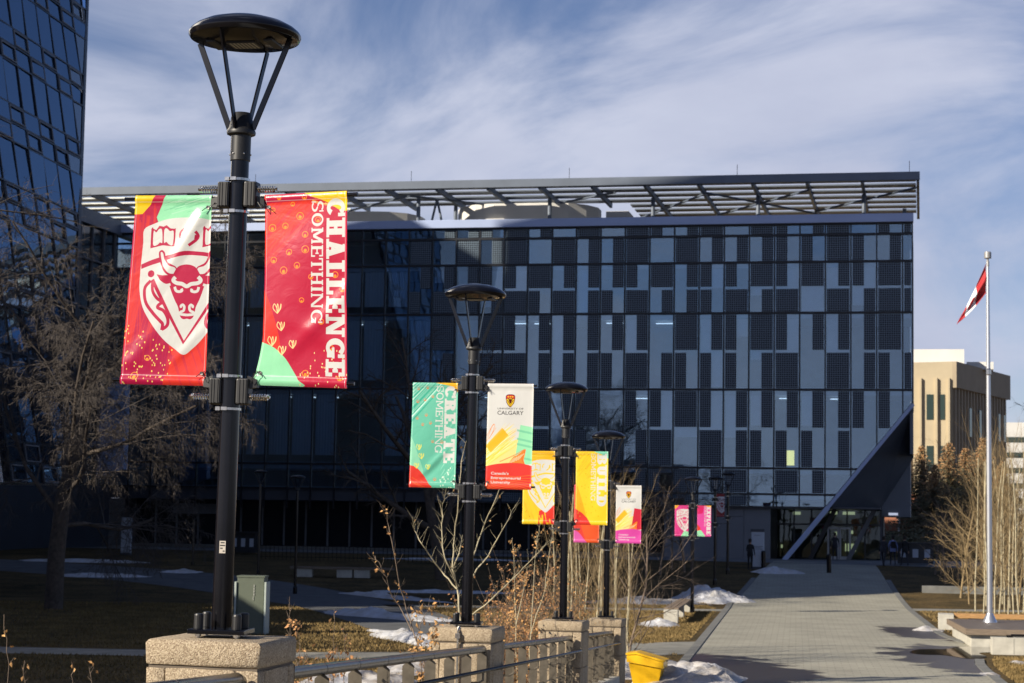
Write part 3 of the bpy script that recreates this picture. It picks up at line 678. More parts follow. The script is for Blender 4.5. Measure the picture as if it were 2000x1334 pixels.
# ---------------------------------------------------------------- the glass block across the view
BO = Vector((16.53, 128, 0))
B_ = thing('glass_building', 'wide dark glass building with solar panel squares in its facade under a louvered roof canopy', 'building', BO, -TH)
W_ = 1.6235; S0 = -24.01
Z = [23.05, 22.35, 20.6, 17.3, 12.35, 7.3, 5.65, 4.82]
cache = {}
def cbox(name, sx, sy, sz, m, loc, parent, rnd=False):
    k = (name, round(sx, 3), round(sy, 3), round(sz, 3), m.name)
    if k not in cache: cache[k] = MB().box((-sx/2, -sy/2, -sz/2), (sx/2, sy/2, sz/2)).build(name, m, parent, loc=loc); return cache[k]
    o = inst(cache[k], parent, loc); KIDS.setdefault(parent.name, []).append(o); return o
def diag(z): return 1.14+(z-1.6)*.812
def clip(P):               # keep what lies left of the sloping cut
    out = []
    for i in range(len(P)):
        a, b = P[i], P[(i+1) % len(P)]; da = diag(a[1])-a[0]-.2; db = diag(b[1])-b[0]-.2
        if da >= 0: out.append(a)
        if (da >= 0) != (db >= 0):
            k = da/(da-db); out.append((a[0]+(b[0]-a[0])*k, a[1]+(b[1]-a[1])*k))
    return out
def plate(name, x0, x1, z0, z1, y0, y1, m):
    if z0 < 12.4 and diag(z0) < x1+.2:
        P = clip([(x0, z0), (x1, z0), (x1, z1), (x0, z1)])
        if len(P) < 3: return
        return MB().prism(P, y0, y1, 'y').build(name, m, B_)
    return cbox(name, x1-x0, y1-y0, z1-z0, m, ((x0+x1)/2, (y0+y1)/2, (z0+z1)/2), B_)
# columns from px 797 rightwards. P full panel, L left half, R right half, G plain glass
row0 = 'GRRLPRGPGPLRPGPLRPGLLP'
row1 = 'PGPRPGPRRPGPRRRLLPLRG'
row2u = 'RRRLLPRRRLPRLLPLPRLPP'
row2l = 'LPRRPLPRLPRRLPRPGPRPP'
row3u = 'GPGPLRRRRRGPRLPLRRRPG'
row3l = 'GRGPPRRRLPRLLLRPGPRLP'
row4u = 'GRPGPPRPGLLPLRRRRRLLG'
row4l = 'GPRLPPRLRRPGPRLLLRGGG'
row5 =  'GPGGPRPLGRLPRPGPRGGGG'
row6 =  'GPGPPGPRGPGRGPGGGGGGG'
def cells(row, z0, z1, lo=True):
    for i, c in enumerate(row[:21]):
        x0 = S0+i*W_; x1 = x0+(W_ if i < 20 else .62)
        if i == 20 and c != 'G': c = 'P'
        g = .10
        a, b = x0+g, x1-g; mid = (x0+x1)/2
        if c == 'P': plate('solar_panel', a, b, z0+.1, z1-.1, -.02, .02, pv)
        if c == 'L': plate('solar_panel', a, mid, z0+.1, z1-.1, -.02, .02, pv)
        if c == 'R': plate('solar_panel', mid, b, z0+.1, z1-.1, -.02, .02, pv)
cells(row0, Z[1], Z[0]); cells(row1, Z[2], Z[1])
m2 = (Z[2]+Z[3])/2; cells(row2u, m2, Z[2]); cells(row2l, Z[3], m2)
m3 = (Z[3]+Z[4])/2; cells(row3u, m3, Z[3]); cells(row3l, Z[4], m3)
m4 = (Z[4]+Z[5])/2; cells(row4u, m4, Z[4]); cells(row4l, Z[5], m4)
cells(row5, Z[6], Z[5]); cells(row6, Z[7], Z[6])
NL = -13                     # glass-only columns further left
rb = random.Random(3)
for i in range(NL, 21):
    x0 = S0+i*W_; x1 = x0+(W_ if i < 20 else .62)
    for j in range(7 if i >= 10 else 6):
        g = plate('window_pane', x0+.04, x1-.04, Z[j+1]+.04, Z[j]-.04, .07, .09, glass_f)
        if g and g.data in [c.data for c in cache.values()]: g.rotation_euler = (rb.gauss(0, .0035), 0, rb.gauss(0, .0035))
        if g and j in (2, 3, 4) and not (j == 4 and x1 > 4):
            h = (Z[j]-Z[j+1])
            if i < 1:
                if rb.random() < .8:                       # full height curtains hang in folds behind the plain glass
                    k = ('curtain', j)
                    if k not in cache:
                        Pz = [(-.72+q_*.06, .045*math.sin(q_*1.9)) for q_ in range(25)]; hh = h-.9
                        cache[k] = MB().add([(a, b, z) for z in (-hh/2, hh/2) for a, b in Pz], [(q_, q_+1, q_+26, q_+25) for q_ in range(24)]).build('curtain', blind_m, B_, smooth=True, loc=((x0+x1)/2, .45, Z[j]-.3-hh/2))
                    else: o = inst(cache[k], B_, ((x0+x1)/2, .45+rb.random()*.1, Z[j]-.3-(h-.9)/2))
            elif rb.random() < .7:
                dr = h*rb.choice([.25, .4, .55, .55, .75, .9]); cbox('blind', x1-x0-.2, .03, round(dr, 1), blind_m, ((x0+x1)/2, .40, Z[j]-.3-dr/2), B_)
for i in range(NL, 22):
    x = S0+i*W_ if i < 21 else S0+20*W_+.62
    zb = (4.3 if i < 5 else Z[7]) if x < 3.5 else (x-1.14)/.812+1.6
    cbox('mullion', .085, .16, round(Z[0]-zb, 2), frame_dk, (x, .0, (Z[0]+zb)/2), B_)
for j, z in enumerate(Z[:7]+[Z[7]]):
    x0 = S0+NL*W_ if j < 7 else S0+10*W_
    x1 = min(S0+20*W_+.62, diag(z)-.15 if z < 12 else 99)
    MB().box((x0, -.075, z-.07), (x1, .085, z+.07)).build('transom', frame_dk, B_)
# fascia, roof, inner slabs and back wall
MB().bbox((S0+NL*W_-.1, -.35, 23.07), (9.15, .3, 23.62), .03).build('fascia', fascia_m, B_)
MB().box((S0+NL*W_, .32, 22.9), (9.05, 12, 23.4)).build('roof', dark_concrete, B_)
mb = MB()
for z in (Z[1], Z[2], Z[3], Z[4], Z[5], Z[6]):
    if z == Z[1]: continue
    mb.box((S0+NL*W_, .22, z-.34), (min(9.0, diag(z)-.6), 5.9, z+.14))
mb.build('floor_slab', mat('pale slab edge', (.50, .54, .60), .8), B_)
ib = MB(); ib.box((S0+NL*W_-14, 5.95, .4), (6.94, 6.3, 4.88)); ib.box((S0+NL*W_-14, 5.95, 4.89), (8.9, 6.3, 22.85)); ib.build('inner_wall', inner_m, B_)
MB().box((8.95, .2, 11.6), (9.1, 12, 23.0)).build('side_wall', clad_dk, B_)
for i in range(-10, 20):
    for z in (Z[3], Z[4]):
        if rb.random() < .5 and not (z == Z[4] and i > 17): cbox('ceiling_light', 1.1, .16, .05, lamp_m, (S0+(i+.5)*W_, 1.1+rb.random()*.6, z-.50), B_)
MB().box((1.1, 1.2, 7.55), (1.55, 1.6, 8.5)).build('lit_screen', lamp_y, B_)
# sloping cut at the right end: soffit, edge beam, dark end block
A_ = (9.1, 11.4); Bp = (diag(4.9), 4.9)
V = [(A_[0], 0, A_[1]), (Bp[0], 0, Bp[1]), (7.0, 4.2, 4.9), (9.1, 4.2, 8.2), (A_[0], .25, A_[1]+.3), (Bp[0]-.3, .25, Bp[1]+.3), (7.0, 4.5, 5.3), (9.1, 4.5, 8.6)]
MB().add(V, [(0,1,2,3), (7,6,5,4), (0,4,5,1), (1,5,6,2), (2,6,7,3), (3,7,4,0)]).build('sloping_soffit', clad_md, B_)
P = [Vector((9.15, -.12, 11.45)), Vector((diag(1.45), -.12, 1.45))]
d_ = (P[1]-P[0]).normalized(); n_ = Vector((d_.z, 0, -d_.x))*.17
def bar3(p, q_, w, y0, y1, nm, m, par):
    p = Vector(p); q_ = Vector(q_); d = (q_-p).normalized(); n = Vector((d.z, 0, -d.x))*w/2
    V = [p-n+Vector((0, y0, 0)), p+n+Vector((0, y0, 0)), q_+n+Vector((0, y0, 0)), q_-n+Vector((0, y0, 0)), p-n+Vector((0, y1, 0)), p+n+Vector((0, y1, 0)), q_+n+Vector((0, y1, 0)), q_-n+Vector((0, y1, 0))]
    return MB().add(V, [(0,1,2,3), (7,6,5,4), (0,4,5,1), (1,5,6,2), (2,6,7,3), (3,7,4,0)]).build(nm, m, par)
bar3((9.12, 0, 11.45), (diag(4.8)+.0, 0, 4.8), .22, -.14, .10, 'edge_beam', fascia_m, B_)
bar3((diag(4.85), 0, 4.85), (diag(1.45), 0, 1.45), .30, -.16, .2, 'diagonal_column', fascia_m, B_)
bar3((4.1, 0, 4.8), (2.5, 0, 1.5), .28, 3.0, 3.3, 'diagonal_column', frame_dk, B_)
bar3((6.6, 0, 4.8), (4.9, 0, 1.5), .28, 4.0, 4.3, 'diagonal_column', clad_gr, B_)
MB().box((7.05, 4.2, 4.35), (8.9, 12, 11.3)).build('end_block', clad_md, B_)
MB().box((8.9, .25, 8.3), (9.1, 4.4, 11.5)).build('end_block', clad_md, B_)
MB().box((3.4, .5, 4.78), (7.05, 5.9, 4.9)).build('soffit', clad_dk, B_)
MB().box((7.5, 4.1, 4.45), (8.1, 4.18, 4.6)).build('soffit_light', emit('small lamp', (.8, .85, 1), .35), B_)
# ground floor: grey cladding, recessed glass entrance with white framed double doors
for k in range(4):
    x0 = -6.7+k*1.71; cbox('cladding_panel', 1.69, .12, 3.3, clad_gr, (x0+.86, .3, 3.12), B_)
for k in range(6): cbox('lobby_window', 1.1, .03, 3.25, glass_d, (.8+k*1.15, 4.6, 3.1), B_)
for k in range(7): cbox('lobby_mullion', .09, .14, 3.3, frame_dk, (.22+k*1.15, 4.55, 3.12), B_)
MB().box((.2, 4.5, 3.72), (7.0, 4.68, 3.84)).build('lobby_transom', frame_dk, B_)
doorm = mat('white door frame', (.55, .55, .56), .5)
for k in (0, 1):
    x0 = 3.55+k*.78; mb = MB(); mb.box((x0, 4.28, 1.5), (x0+.11, 4.44, 3.62)); mb.box((x0+.63, 4.28, 1.5), (x0+.74, 4.44, 3.62)); mb.box((x0+.11, 4.28, 3.5), (x0+.63, 4.44, 3.62)); mb.box((x0+.11, 4.28, 1.5), (x0+.63, 4.44, 1.72))
    mb.build('door', doorm, B_)
for (x, z, w, y) in ((3.9, 4.55, .5, 5.4), (4.9, 4.55, .8, 5.4), (5.0, 2.3, .7, 5.6), (4.1, 3.2, .25, 5.7), (.5, 2.3, .12, 5.6), (1.5, 4.5, .5, 5.3), (5.1, 3.3, .14, 5.7)):
    cbox('lobby_glow', w, .06, .20 if z > 4 else .5 if w > .5 else .22, glow_g, (x, y, z), B_)  # glowing boxes stand for the lit patches inside the lobby
MB().box((6.95, 4.3, 1.45), (7.1, 12, 4.85)).build('side_wall', clad_dk, B_)
MB().box((-6.75, 1.0, 1.4), (-6.6, 5.9, 4.85)).build('side_wall', clad_dk, B_)
# left ground floor: deep dark recess with glazing bars
MB().box((S0+NL*W_, 0.1, 4.85), (-6.8, 5.9, 5.58)).build('soffit', clad_dk, B_)
gf = mat('dark ground floor glazing', (.012, .014, .018), .15, 0, .5)
for k in range(24):
    x = -7.6-k*1.56
    cbox('ground_floor_pane', 1.46, .05, 3.42, gf, (x-.02, 3.4, 3.12), B_); cbox('ground_floor_mullion', .10, .16, 3.45, clad_gr, (x+.76, 3.34, 3.12), B_)
MB().box((S0+NL*W_, 3.45, 1.2), (-6.8, 3.6, 4.85)).build('ground_floor_wall', clad_dk, B_)
MB().box((S0+NL*W_, 3.1, 1.2), (-6.8, 3.3, 1.75)).build('plinth', dark_concrete, B_)
# roof canopy: edge beam, louvers, cross beams, bracing, posts
CZ = 26.1
XL, XR = -52.0, 9.55
MB().box((XL, -.15, CZ-.30), (XR, .15, CZ+.22)).build('canopy_edge_beam', canopy_m, B_)
XM = [-46, -9.3, XR-.1]
for k in range(7):
    y = 1.5+k*2.2
    a = XL if k < 4 else -10.5
    if k >= 4: MB().box((XL, y-.6, CZ-.05), (-31, y+.6, CZ+.05)).build('louver', canopy_lit, B_)
    for (p, q_) in (((a, -31.02), (-31, -10.3), (-10.28, XR-.25)) if k < 4 else ((a, XR-.25),)):
        MB().box((p, y-.60, CZ-.05), (q_, y+.60, CZ+.05)).build('louver', canopy_lit if q_ < -30 else canopy_m, B_)
nb = 0
x = XR-.12
while x > XL:
    deep = 15.8 if (x > -11 or x < -30) else 8.6
    MB().box((x-.09, .15, CZ-.42), (x+.09, deep, CZ-.052)).build('cross_beam', canopy_m, B_)
    nb += 1; x -= 3.52
for (x0, x1, y0, y1) in ((9.3, 2.4, 1.8, 11), (2.4, -4.6, 12, 2), (2.4, -4.6, 2, 12), (-4.6, -10.3, 3, 13), (-10.3, -17.5, 1.5, 8), (-17.5, -24.5, 8, 1.5), (-24.5, -31, 1.5, 8), (-31, -38, 10, 2)):
    MB().tube([(x0, y0, CZ-.5), (x1, y1, CZ-.5)], .075, 6).build('brace', canopy_m, B_)
for x, y in ((5.9, 4.6), (-1.1, 4.6), (-8.2, 4.6), (-15.3, 4.4), (-24.0, 2.2), (-22.4, 6.5), (-31, 4.6), (-38, 4.6), (8.5, 11)):
    MB().tube([(x, y, 23.4), (x, y, CZ-.42)], .14, 8).build('canopy_post', canopy_m, B_)
for x0, x1 in ((-23.4, -22.9), (-22.4, -22.9)): MB().tube([(x0, 3.0, 23.4), (x1, 3.0, CZ-.5)], .09, 6).build('brace', canopy_m, B_)
for x in (8.9, -2.1, -13.2, -24, -35.0): MB().tube([(x, .1, CZ+.2), (x, .1, CZ+.95)], .018, 5).build('lightning_rod', frame_dk, B_)
# roof plant rooms with rounded ends
def stadium(x0, x1, y0, y1, n=8):
    r = (y1-y0)/2; cy = (y0+y1)/2
    return [(x0+r+r*math.cos(a), cy+r*math.sin(a)) for a in np.linspace(math.pi/2, 3*math.pi/2, n)]+[(x1-r+r*math.cos(a), cy+r*math.sin(a)) for a in np.linspace(-math.pi/2, math.pi/2, n)]
pm = MB().prism(stadium(-22.6, -12.4, 5.3, 11.7), 23.3, 25.6).build('plant_room', white_p, B_); KIDS
MB().prism(stadium(-33, -25.2, 5.3, 11.7), 23.3, 25.2).build('plant_room', white_p, B_)
MB().box((-20.0, 5.0, 23.3), (-18.6, 5.5, 24.5)).build('plant_room_door', white_p, B_)
MB().box((-12.2, 9.5, 23.3), (-10.6, 12, 25.6)).build('plant_room', white_p, B_)
# wing running back towards the tower on the left
MB().box((-58, -24, 1.2), (-44.8, 0, 5.6)).build('wing_base', clad_dk, B_)
MB().box((-58, -24, 5.6), (-44.8, 0, 22.9)).build('wing_wall', gf, B_)
MB().box((-58.2, -24.3, 22.9), (-44.5, .0, 23.9)).build('wing_fascia', canopy_m, B_)
for k in range(13): cbox('wing_mullion', .16, .12, 17.2, clad_gr, (-44.75, -23.5+k*1.9, 14.3), B_)
for z in (20.6, 17.3, 12.3, 7.3): MB().box((-44.72, -24, z-.06), (-44.6, 0, z+.06)).build('wing_transom', clad_gr, B_)
wp = MB().add([(-42.2, -8, 12), (-40.6, -8, 12.4), (-40.6, -8, 6.6), (-42.4, -8, 6.0), (-42.2, -6.5, 12), (-40.6, -7.2, 12.4), (-40.6, -7.2, 6.6), (-42.4, -6.5, 6.0)], [(0,1,2,3), (7,6,5,4), (0,4,5,1), (1,5,6,2), (2,6,7,3), (3,7,4,0)])
wp.box((-44.7, -7.6, 8), (-42, -6.9, 8.4)).build('folded_wall_panel', fascia_m, B_)
cbox('entrance_screen', 3.2, .1, .7, clad_gr, (-39.5, 2.4, 4.2), B_)

# ---------------------------------------------------------------- leaning glass tower at the left edge
T_ = thing('glass_tower', 'leaning dark blue glass tower cut off by the left edge of the photo', 'tower', (-30, 100, 0))
TO = Vector((-30, 100, 0))
def tw(y, z, off=0):         # a point on the leaning right-hand wall (tower-local)
    return Vector((-36.7+.13*y+.17*(24-z)+off-TO.x, y+off*-.13-TO.y, z))
def yend(z): return 104.9+.486*(z-24)
lv = []; z = 31.45
while z > 5.2:
    lv.append(z)
    for s_ in (1.9, .95, .95):
        z -= s_
        if z > 5.2: lv.append(z)
    z -= .0
lv = []; z = 33.65
for k in range(7):
    for s_ in (2.2, .95, .95): lv.append(z); z -= s_
lv = [z for z in lv if z > 5.0]+[5.0]
rt = random.Random(9)
def clip_y(P):
    out = []
    for i in range(len(P)):
        a, b = P[i], P[(i+1) % len(P)]; da = yend(a[1])-a[0]; db = yend(b[1])-b[0]
        if da >= 0: out.append(a)
        if (da >= 0) != (db >= 0): k = da/(da-db); out.append((a[0]+(b[0]-a[0])*k, a[1]+(b[1]-a[1])*k))
    return out
pale_pane = glass_mat('lit facet glass', (.5, .55, .6), (.9, .95, 1), 3.2, wob=.6)  # paler, stronger mirroring panes imitate the lit facets near the edge
for c in range(11):
    y0 = 88.3+c*1.95; y1 = y0+1.95
    for j in range(len(lv)-1):
        z1, z0 = lv[j], lv[j+1]
        P = clip_y([(y0+.05, z0+.05), (y1-.05, z0+.05), (y1-.05, z1-.05), (y0+.05, z1-.05)])
        if len(P) < 3: continue
        t = rt.gauss(0, .012); t2 = rt.gauss(0, .012)
        V = [tw(y, z, .02+t*(y-y0)+t2*(z-z0)) for y, z in P]+[tw(y, z, -.03) for y, z in P]
        n = len(P)
        last = yend((z0+z1)/2) < y1+.9
        mb_ = MB().add(V, [tuple(range(n)), tuple(range(n, 2*n))[::-1]]+[(i, (i+1) % n, n+(i+1) % n, n+i) for i in range(n)])
        o = mb_.build('glass_pane', pale_pane if (last and rt.random() < .55) else glass_t, T_)
        if (z1-z0) < 1.2 and (c+j) % 2 == 0 and n == 4:
            mbf = MB()
            for (a0, b0, a1, b1) in ((y0+.08, z0+.08, y1-.08, z0+.15), (y0+.08, z1-.15, y1-.08, z1-.08), (y0+.08, z0+.15, y0+.15, z1-.15), (y1-.15, z0+.15, y1-.08, z1-.15)):
                Vb = [tw(y, z, .05) for y, z in ((a0, b0), (a1, b0), (a1, b1), (a0, b1))]+[tw(y, z, .09) for y, z in ((a0, b0), (a1, b0), (a1, b1), (a0, b1))]
                mbf.add(Vb, [(0,1,2,3), (7,6,5,4), (0,4,5,1), (1,5,6,2), (2,6,7,3), (3,7,4,0)])
            mbf.build('window_frame', clad_gr, T_)
def ybar(ya, za, yb, zb, w, nm):
    d = Vector((0, yb-ya, zb-za)).normalized(); n = Vector((0, -d.z, d.y))*w/2
    Vb = []
    for off in (-.02, .06):
        for (y, z, s_) in ((ya, za, 1), (ya, za, -1), (yb, zb, -1), (yb, zb, 1)): Vb.append(tw(y+n.y*s_, z+n.z*s_, off))
    MB().add(Vb, [(0,1,2,3), (7,6,5,4), (0,4,5,1), (1,5,6,2), (2,6,7,3), (3,7,4,0)]).build(nm, frame_dk, T_)
for c in range(11):
    y = 88.3+c*1.95
    zb = 5.0
    if yend(zb) < y: zb = 24+(y-104.9)/.486
    if zb < 33: ybar(y, zb, y, 33.6, .075, 'mullion')
for z in lv[:-1]: ybar(88.3, z, yend(z), z, .08, 'transom')
ybar(yend(5), 5, yend(33.6), 33.6, .35, 'corner_profile')
def hull(name, pts, z0, z1, m, lean=True):
    V = []
    for z in (z0, z1):
        for (x, y) in pts: V.append((x-TO.x, y-TO.y, z))
    n = len(pts)
    return MB().add(V, [tuple(range(n))[::-1], tuple(range(n, 2*n))]+[(i, (i+1) % n, n+(i+1) % n, n+i) for i in range(n)]).build(name, m, T_)
# solid core behind the glass, and unseen added volumes sized to shade the facade
body = mat('bright metal reflector of the tower', (.95, .93, .90), .42, 1, noise=.12, nscale=.15)  # bright metal added to send sky light back into the left facade
Vc = []
for z in (5.0, 33.6):
    for (y, off) in ((88.3, -.35), (yend(z)-.3, -.35)): Vc.append(tw(y, z, off))
    Vc.append(Vector((-56-TO.x, yend(z)-.3-TO.y, z))); Vc.append(Vector((-56-TO.x, 88.3-TO.y, z)))
MB().add(Vc, [(0,1,2,3), (7,6,5,4), (0,4,5,1), (1,5,6,2), (2,6,7,3), (3,7,4,0)]).build('core', body, T_)
hull('base', [(-34, 80), (-28.5, 88), (-27.5, 100), (-56, 100), (-56, 80)], .8, 5.0, clad_dk)
hull('near_shade_volume', [(-28.6, 69.4), (-27.3, 80), (-27.6, 88.2), (-62, 88.2), (-62, 69.4)], 0, 64, body)
hull('upper_shade_volume', [(-28.5, 88.2), (-27.6, 96), (-56, 96), (-56, 88.2)], 33.7, 56, body)
hull('upper_shade_volume', [(-28, 96), (-27.3, 104), (-44, 104), (-44, 96)], 33.7, 37, body)
hull('rear_shade_volume', [(-46, 96), (-46, 108), (-74, 108), (-74, 96)], 33.7, 47, body)
hull('rear_lower_volume', [(-56.2, 88.3), (-56.2, 108), (-74, 108), (-74, 88.3)], 0, 33.7, body)
MB().tube([(-27.6-TO.x, 106-TO.y, .8), (-27.6-TO.x, 106-TO.y, 5.6)], .42, 16).build('column', concrete, T_, smooth=False)

# unseen brick blocks added left of the view to cast shadows over the lawn
wallm = mat('brown brick wall', (.26, .17, .12), .85, noise=.15, nscale=1)
def shade_building(x0, x1, y0, y1, h, label):
    t = thing('shade_building', label, 'building', (x1, y0, 0))
    MB().box((x0-x1, 0, 0), (0, y1-y0, h-.5)).build('wall', wallm, t); MB().box((x0-x1-.2, -.2, h-.5), (.2, y1-y0+.2, h)).build('roof', dark_concrete, t)
    for k in range(int((y1-y0)/3)):
        for zz in (1.2, 4.6):
            if zz+2 < h-1: MB().box((-.05, .8+k*3, zz), (.04, 2.4+k*3, zz+1.9)).build('window', gf, t)
shade_building(-52, -24.5, 22, 57, 10.6, 'unseen brown brick block added left of the view to shade the lawn')
shade_building(-52, -21.5, 60.2, 68.2, 10.6, 'unseen narrow brick block added beside the glass tower to shade the lawn')

# ---------------------------------------------------------------- distant buildings at the right
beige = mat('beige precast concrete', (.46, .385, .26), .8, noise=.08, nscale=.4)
beige_shaded = mat('shaded beige ribbed precast', (.33, .27, .19), .85, noise=.1, nscale=.4)  # darker beige: weaker light on the side and recess put into the colour
g_win = mat('greenish window', (.03, .05, .045), .12)
D_ = 205.
c0 = at(1861, 1034, D_); 
G_ = thing('beige_building', 'beige concrete building with narrow dark windows standing behind the spruces right of the glass building', 'building', (c0.x, D_, 0), math.radians(-12))
# local x along the sunlit front (negative to the left), y back along the long grazing side
ht = at(1861, 708, D_).z
sc_ = D_/3900
MB().box((-3.9, 0, 0), (0, 30, ht)).build('stair_block', beige, G_)
MB().box((-7.9, 2.0, 0), (-3.9, 28, ht-.4)).build('recessed_wall', beige_shaded, G_)
MB().box((-24, -2.2, 0), (-7.9, 20, ht+.1)).build('front_block', beige, G_)
# long side turned to the right
side_ang = math.radians(73)
SD = bpy.data.objects.new('side_wing', None)
mbw = MB()
L_ = 20.6; ns = 13
d1 = Vector((math.cos(side_ang), math.sin(side_ang), 0)); nn1 = Vector((-d1.y, d1.x, 0))
def sw(a, b, z): p = d1*a+nn1*b; return (p.x, p.y, z)
def swbox(mb, a0, a1, b0, b1, z0, z1): mb.add([sw(a0,b0,z0), sw(a1,b0,z0), sw(a1,b1,z0), sw(a0,b1,z0), sw(a0,b0,z1), sw(a1,b0,z1), sw(a1,b1,z1), sw(a0,b1,z1)], [(0,3,2,1),(4,5,6,7),(0,1,5,4),(1,2,6,5),(2,3,7,6),(3,0,4,7)]); return mb
swbox(MB(), .1, L_, 0, 10, 0, ht-.3).build('side_wall', beige_shaded, G_)
swbox(MB(), .0, L_+.25, -.45, 10, ht-2.6, ht+.1).build('parapet', beige_shaded, G_)
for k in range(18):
    swbox(MB(), .4+k*1.12, .85+k*1.12, -.22, .01, 3, ht-2.6).build('rib', beige_shaded, G_)
for (a, z) in ((5.4, ht-7.4), (9.1, ht-7.4), (12.0, ht-7.4), (16.6, ht-7.4), (18.8, ht-7.4), (4.8, ht-13.0), (9.0, ht-13), (11.5, ht-13), (17.2, ht-13)):
    swbox(MB(), a, a+.8, -.26, .0, z, z+3.0).build('window', g_win, G_)
for z in (ht-5.9, ht-11.2, ht-16.4):
    for (x0, x1, y) in ((-1.25, -.75, -.06), (-2.6, -1.9, -.06), (-5.3, -4.6, 1.9), (-6.9, -6.2, 1.9), (-8.9, -8.3, -2.26), (-10.6, -9.7, -2.26)):
        MB().box((x0, y, z), (x1, y+.12, z+2.6)).build('window', g_win, G_)
for x in (-.35, -1.6, -3.2, -7.95): MB().box((x-.10, -.35 if x > -5 else -2.5, 2), (x+.10, .02 if x > -5 else -2.15, ht-1.6)).build('rib', beige, G_)
MB().box((-9.5, 6, ht), (1.3, 16, ht+1.9)).build('roof_plant_room', white_p, G_)
MB().box((-20, 1, ht), (-9.5, 10, ht+1.2)).build('roof_plant_room', white_p, G_)
MB().box((1.6, 9, ht), (4.4, 12, ht+.8)).build('roof_unit', white_p, G_)
p = at(1985, 1000, 260)
Wt = thing('white_building', 'white banded building behind the bare tree at the right edge of the photo', 'building', (p.x, 260, 0), math.radians(-8))
MB().box((-4, 0, 0), (22, 12, 17.6)).build('wall', white_p, Wt)
for k in range(7): MB().box((-4.05, -.06, 3+k*2.0), (22, .0, 3.7+k*2.0)).build('window_band', g_win, Wt)
p = at(1768, 1040, 165)
Rb = thing('red_brick_building', 'low red brick wall seen under the overhanging end of the glass building', 'building', (p.x, 165, 0), math.radians(-10))
MB().box((-6, 0, 0), (3.2, 9, 6.4)).build('wall', mat('red brick', (.36, .15, .09), .85, noise=.2, nscale=1.5), Rb)
MB().box((-1.6, -.05, 1.9), (1.0, .02, 3.4)).build('window', g_win, Rb)
for k in range(3): MB().box((-2.6+k*2, -.2, 1), (-2.4+k*2, 0, 5.6)).build('drain_pipe', white_p, Rb)
# ---------------------------------------------------------------- lamp posts and their banners
def banner_mat(name, img):
    m = bpy.data.materials.new(name); m.use_nodes = True; t = m.node_tree; B = t.nodes['Principled BSDF']
    i = t.nodes.new('ShaderNodeTexImage'); i.image = img; t.links.new(i.outputs['Color'], B.inputs['Base Color'])
    B.inputs['Roughness'].default_value = .27; B.inputs['Specular IOR Level'].default_value = .42; B.inputs['Coat Weight'].default_value = .08; B.inputs['Coat Roughness'].default_value = .2
    tcn = t.nodes.new('ShaderNodeTexCoord'); n = t.nodes.new('ShaderNodeTexNoise'); n.inputs['Scale'].default_value = 9; n.inputs['Detail'].default_value = 3; n.inputs['Distortion'].default_value = .6
    t.links.new(tcn.outputs['Object'], n.inputs['Vector'])
    bp = t.nodes.new('ShaderNodeBump'); bp.inputs['Strength'].default_value = .30; bp.inputs['Distance'].default_value = .012; t.links.new(n.outputs['Fac'], bp.inputs['Height']); t.links.new(bp.outputs[0], B.inputs['Normal'])
    # thin vinyl lets a little light through
    tl = t.nodes.new('ShaderNodeBsdfTranslucent'); t.links.new(i.outputs['Color'], tl.inputs['Color'])
    ms = t.nodes.new('ShaderNodeMixShader'); ms.inputs[0].default_value = .12; t.links.new(B.outputs[0], ms.inputs[1]); t.links.new(tl.outputs[0], ms.inputs[2]); t.links.new(ms.outputs[0], t.nodes['Material Output'].inputs[0])
    return m
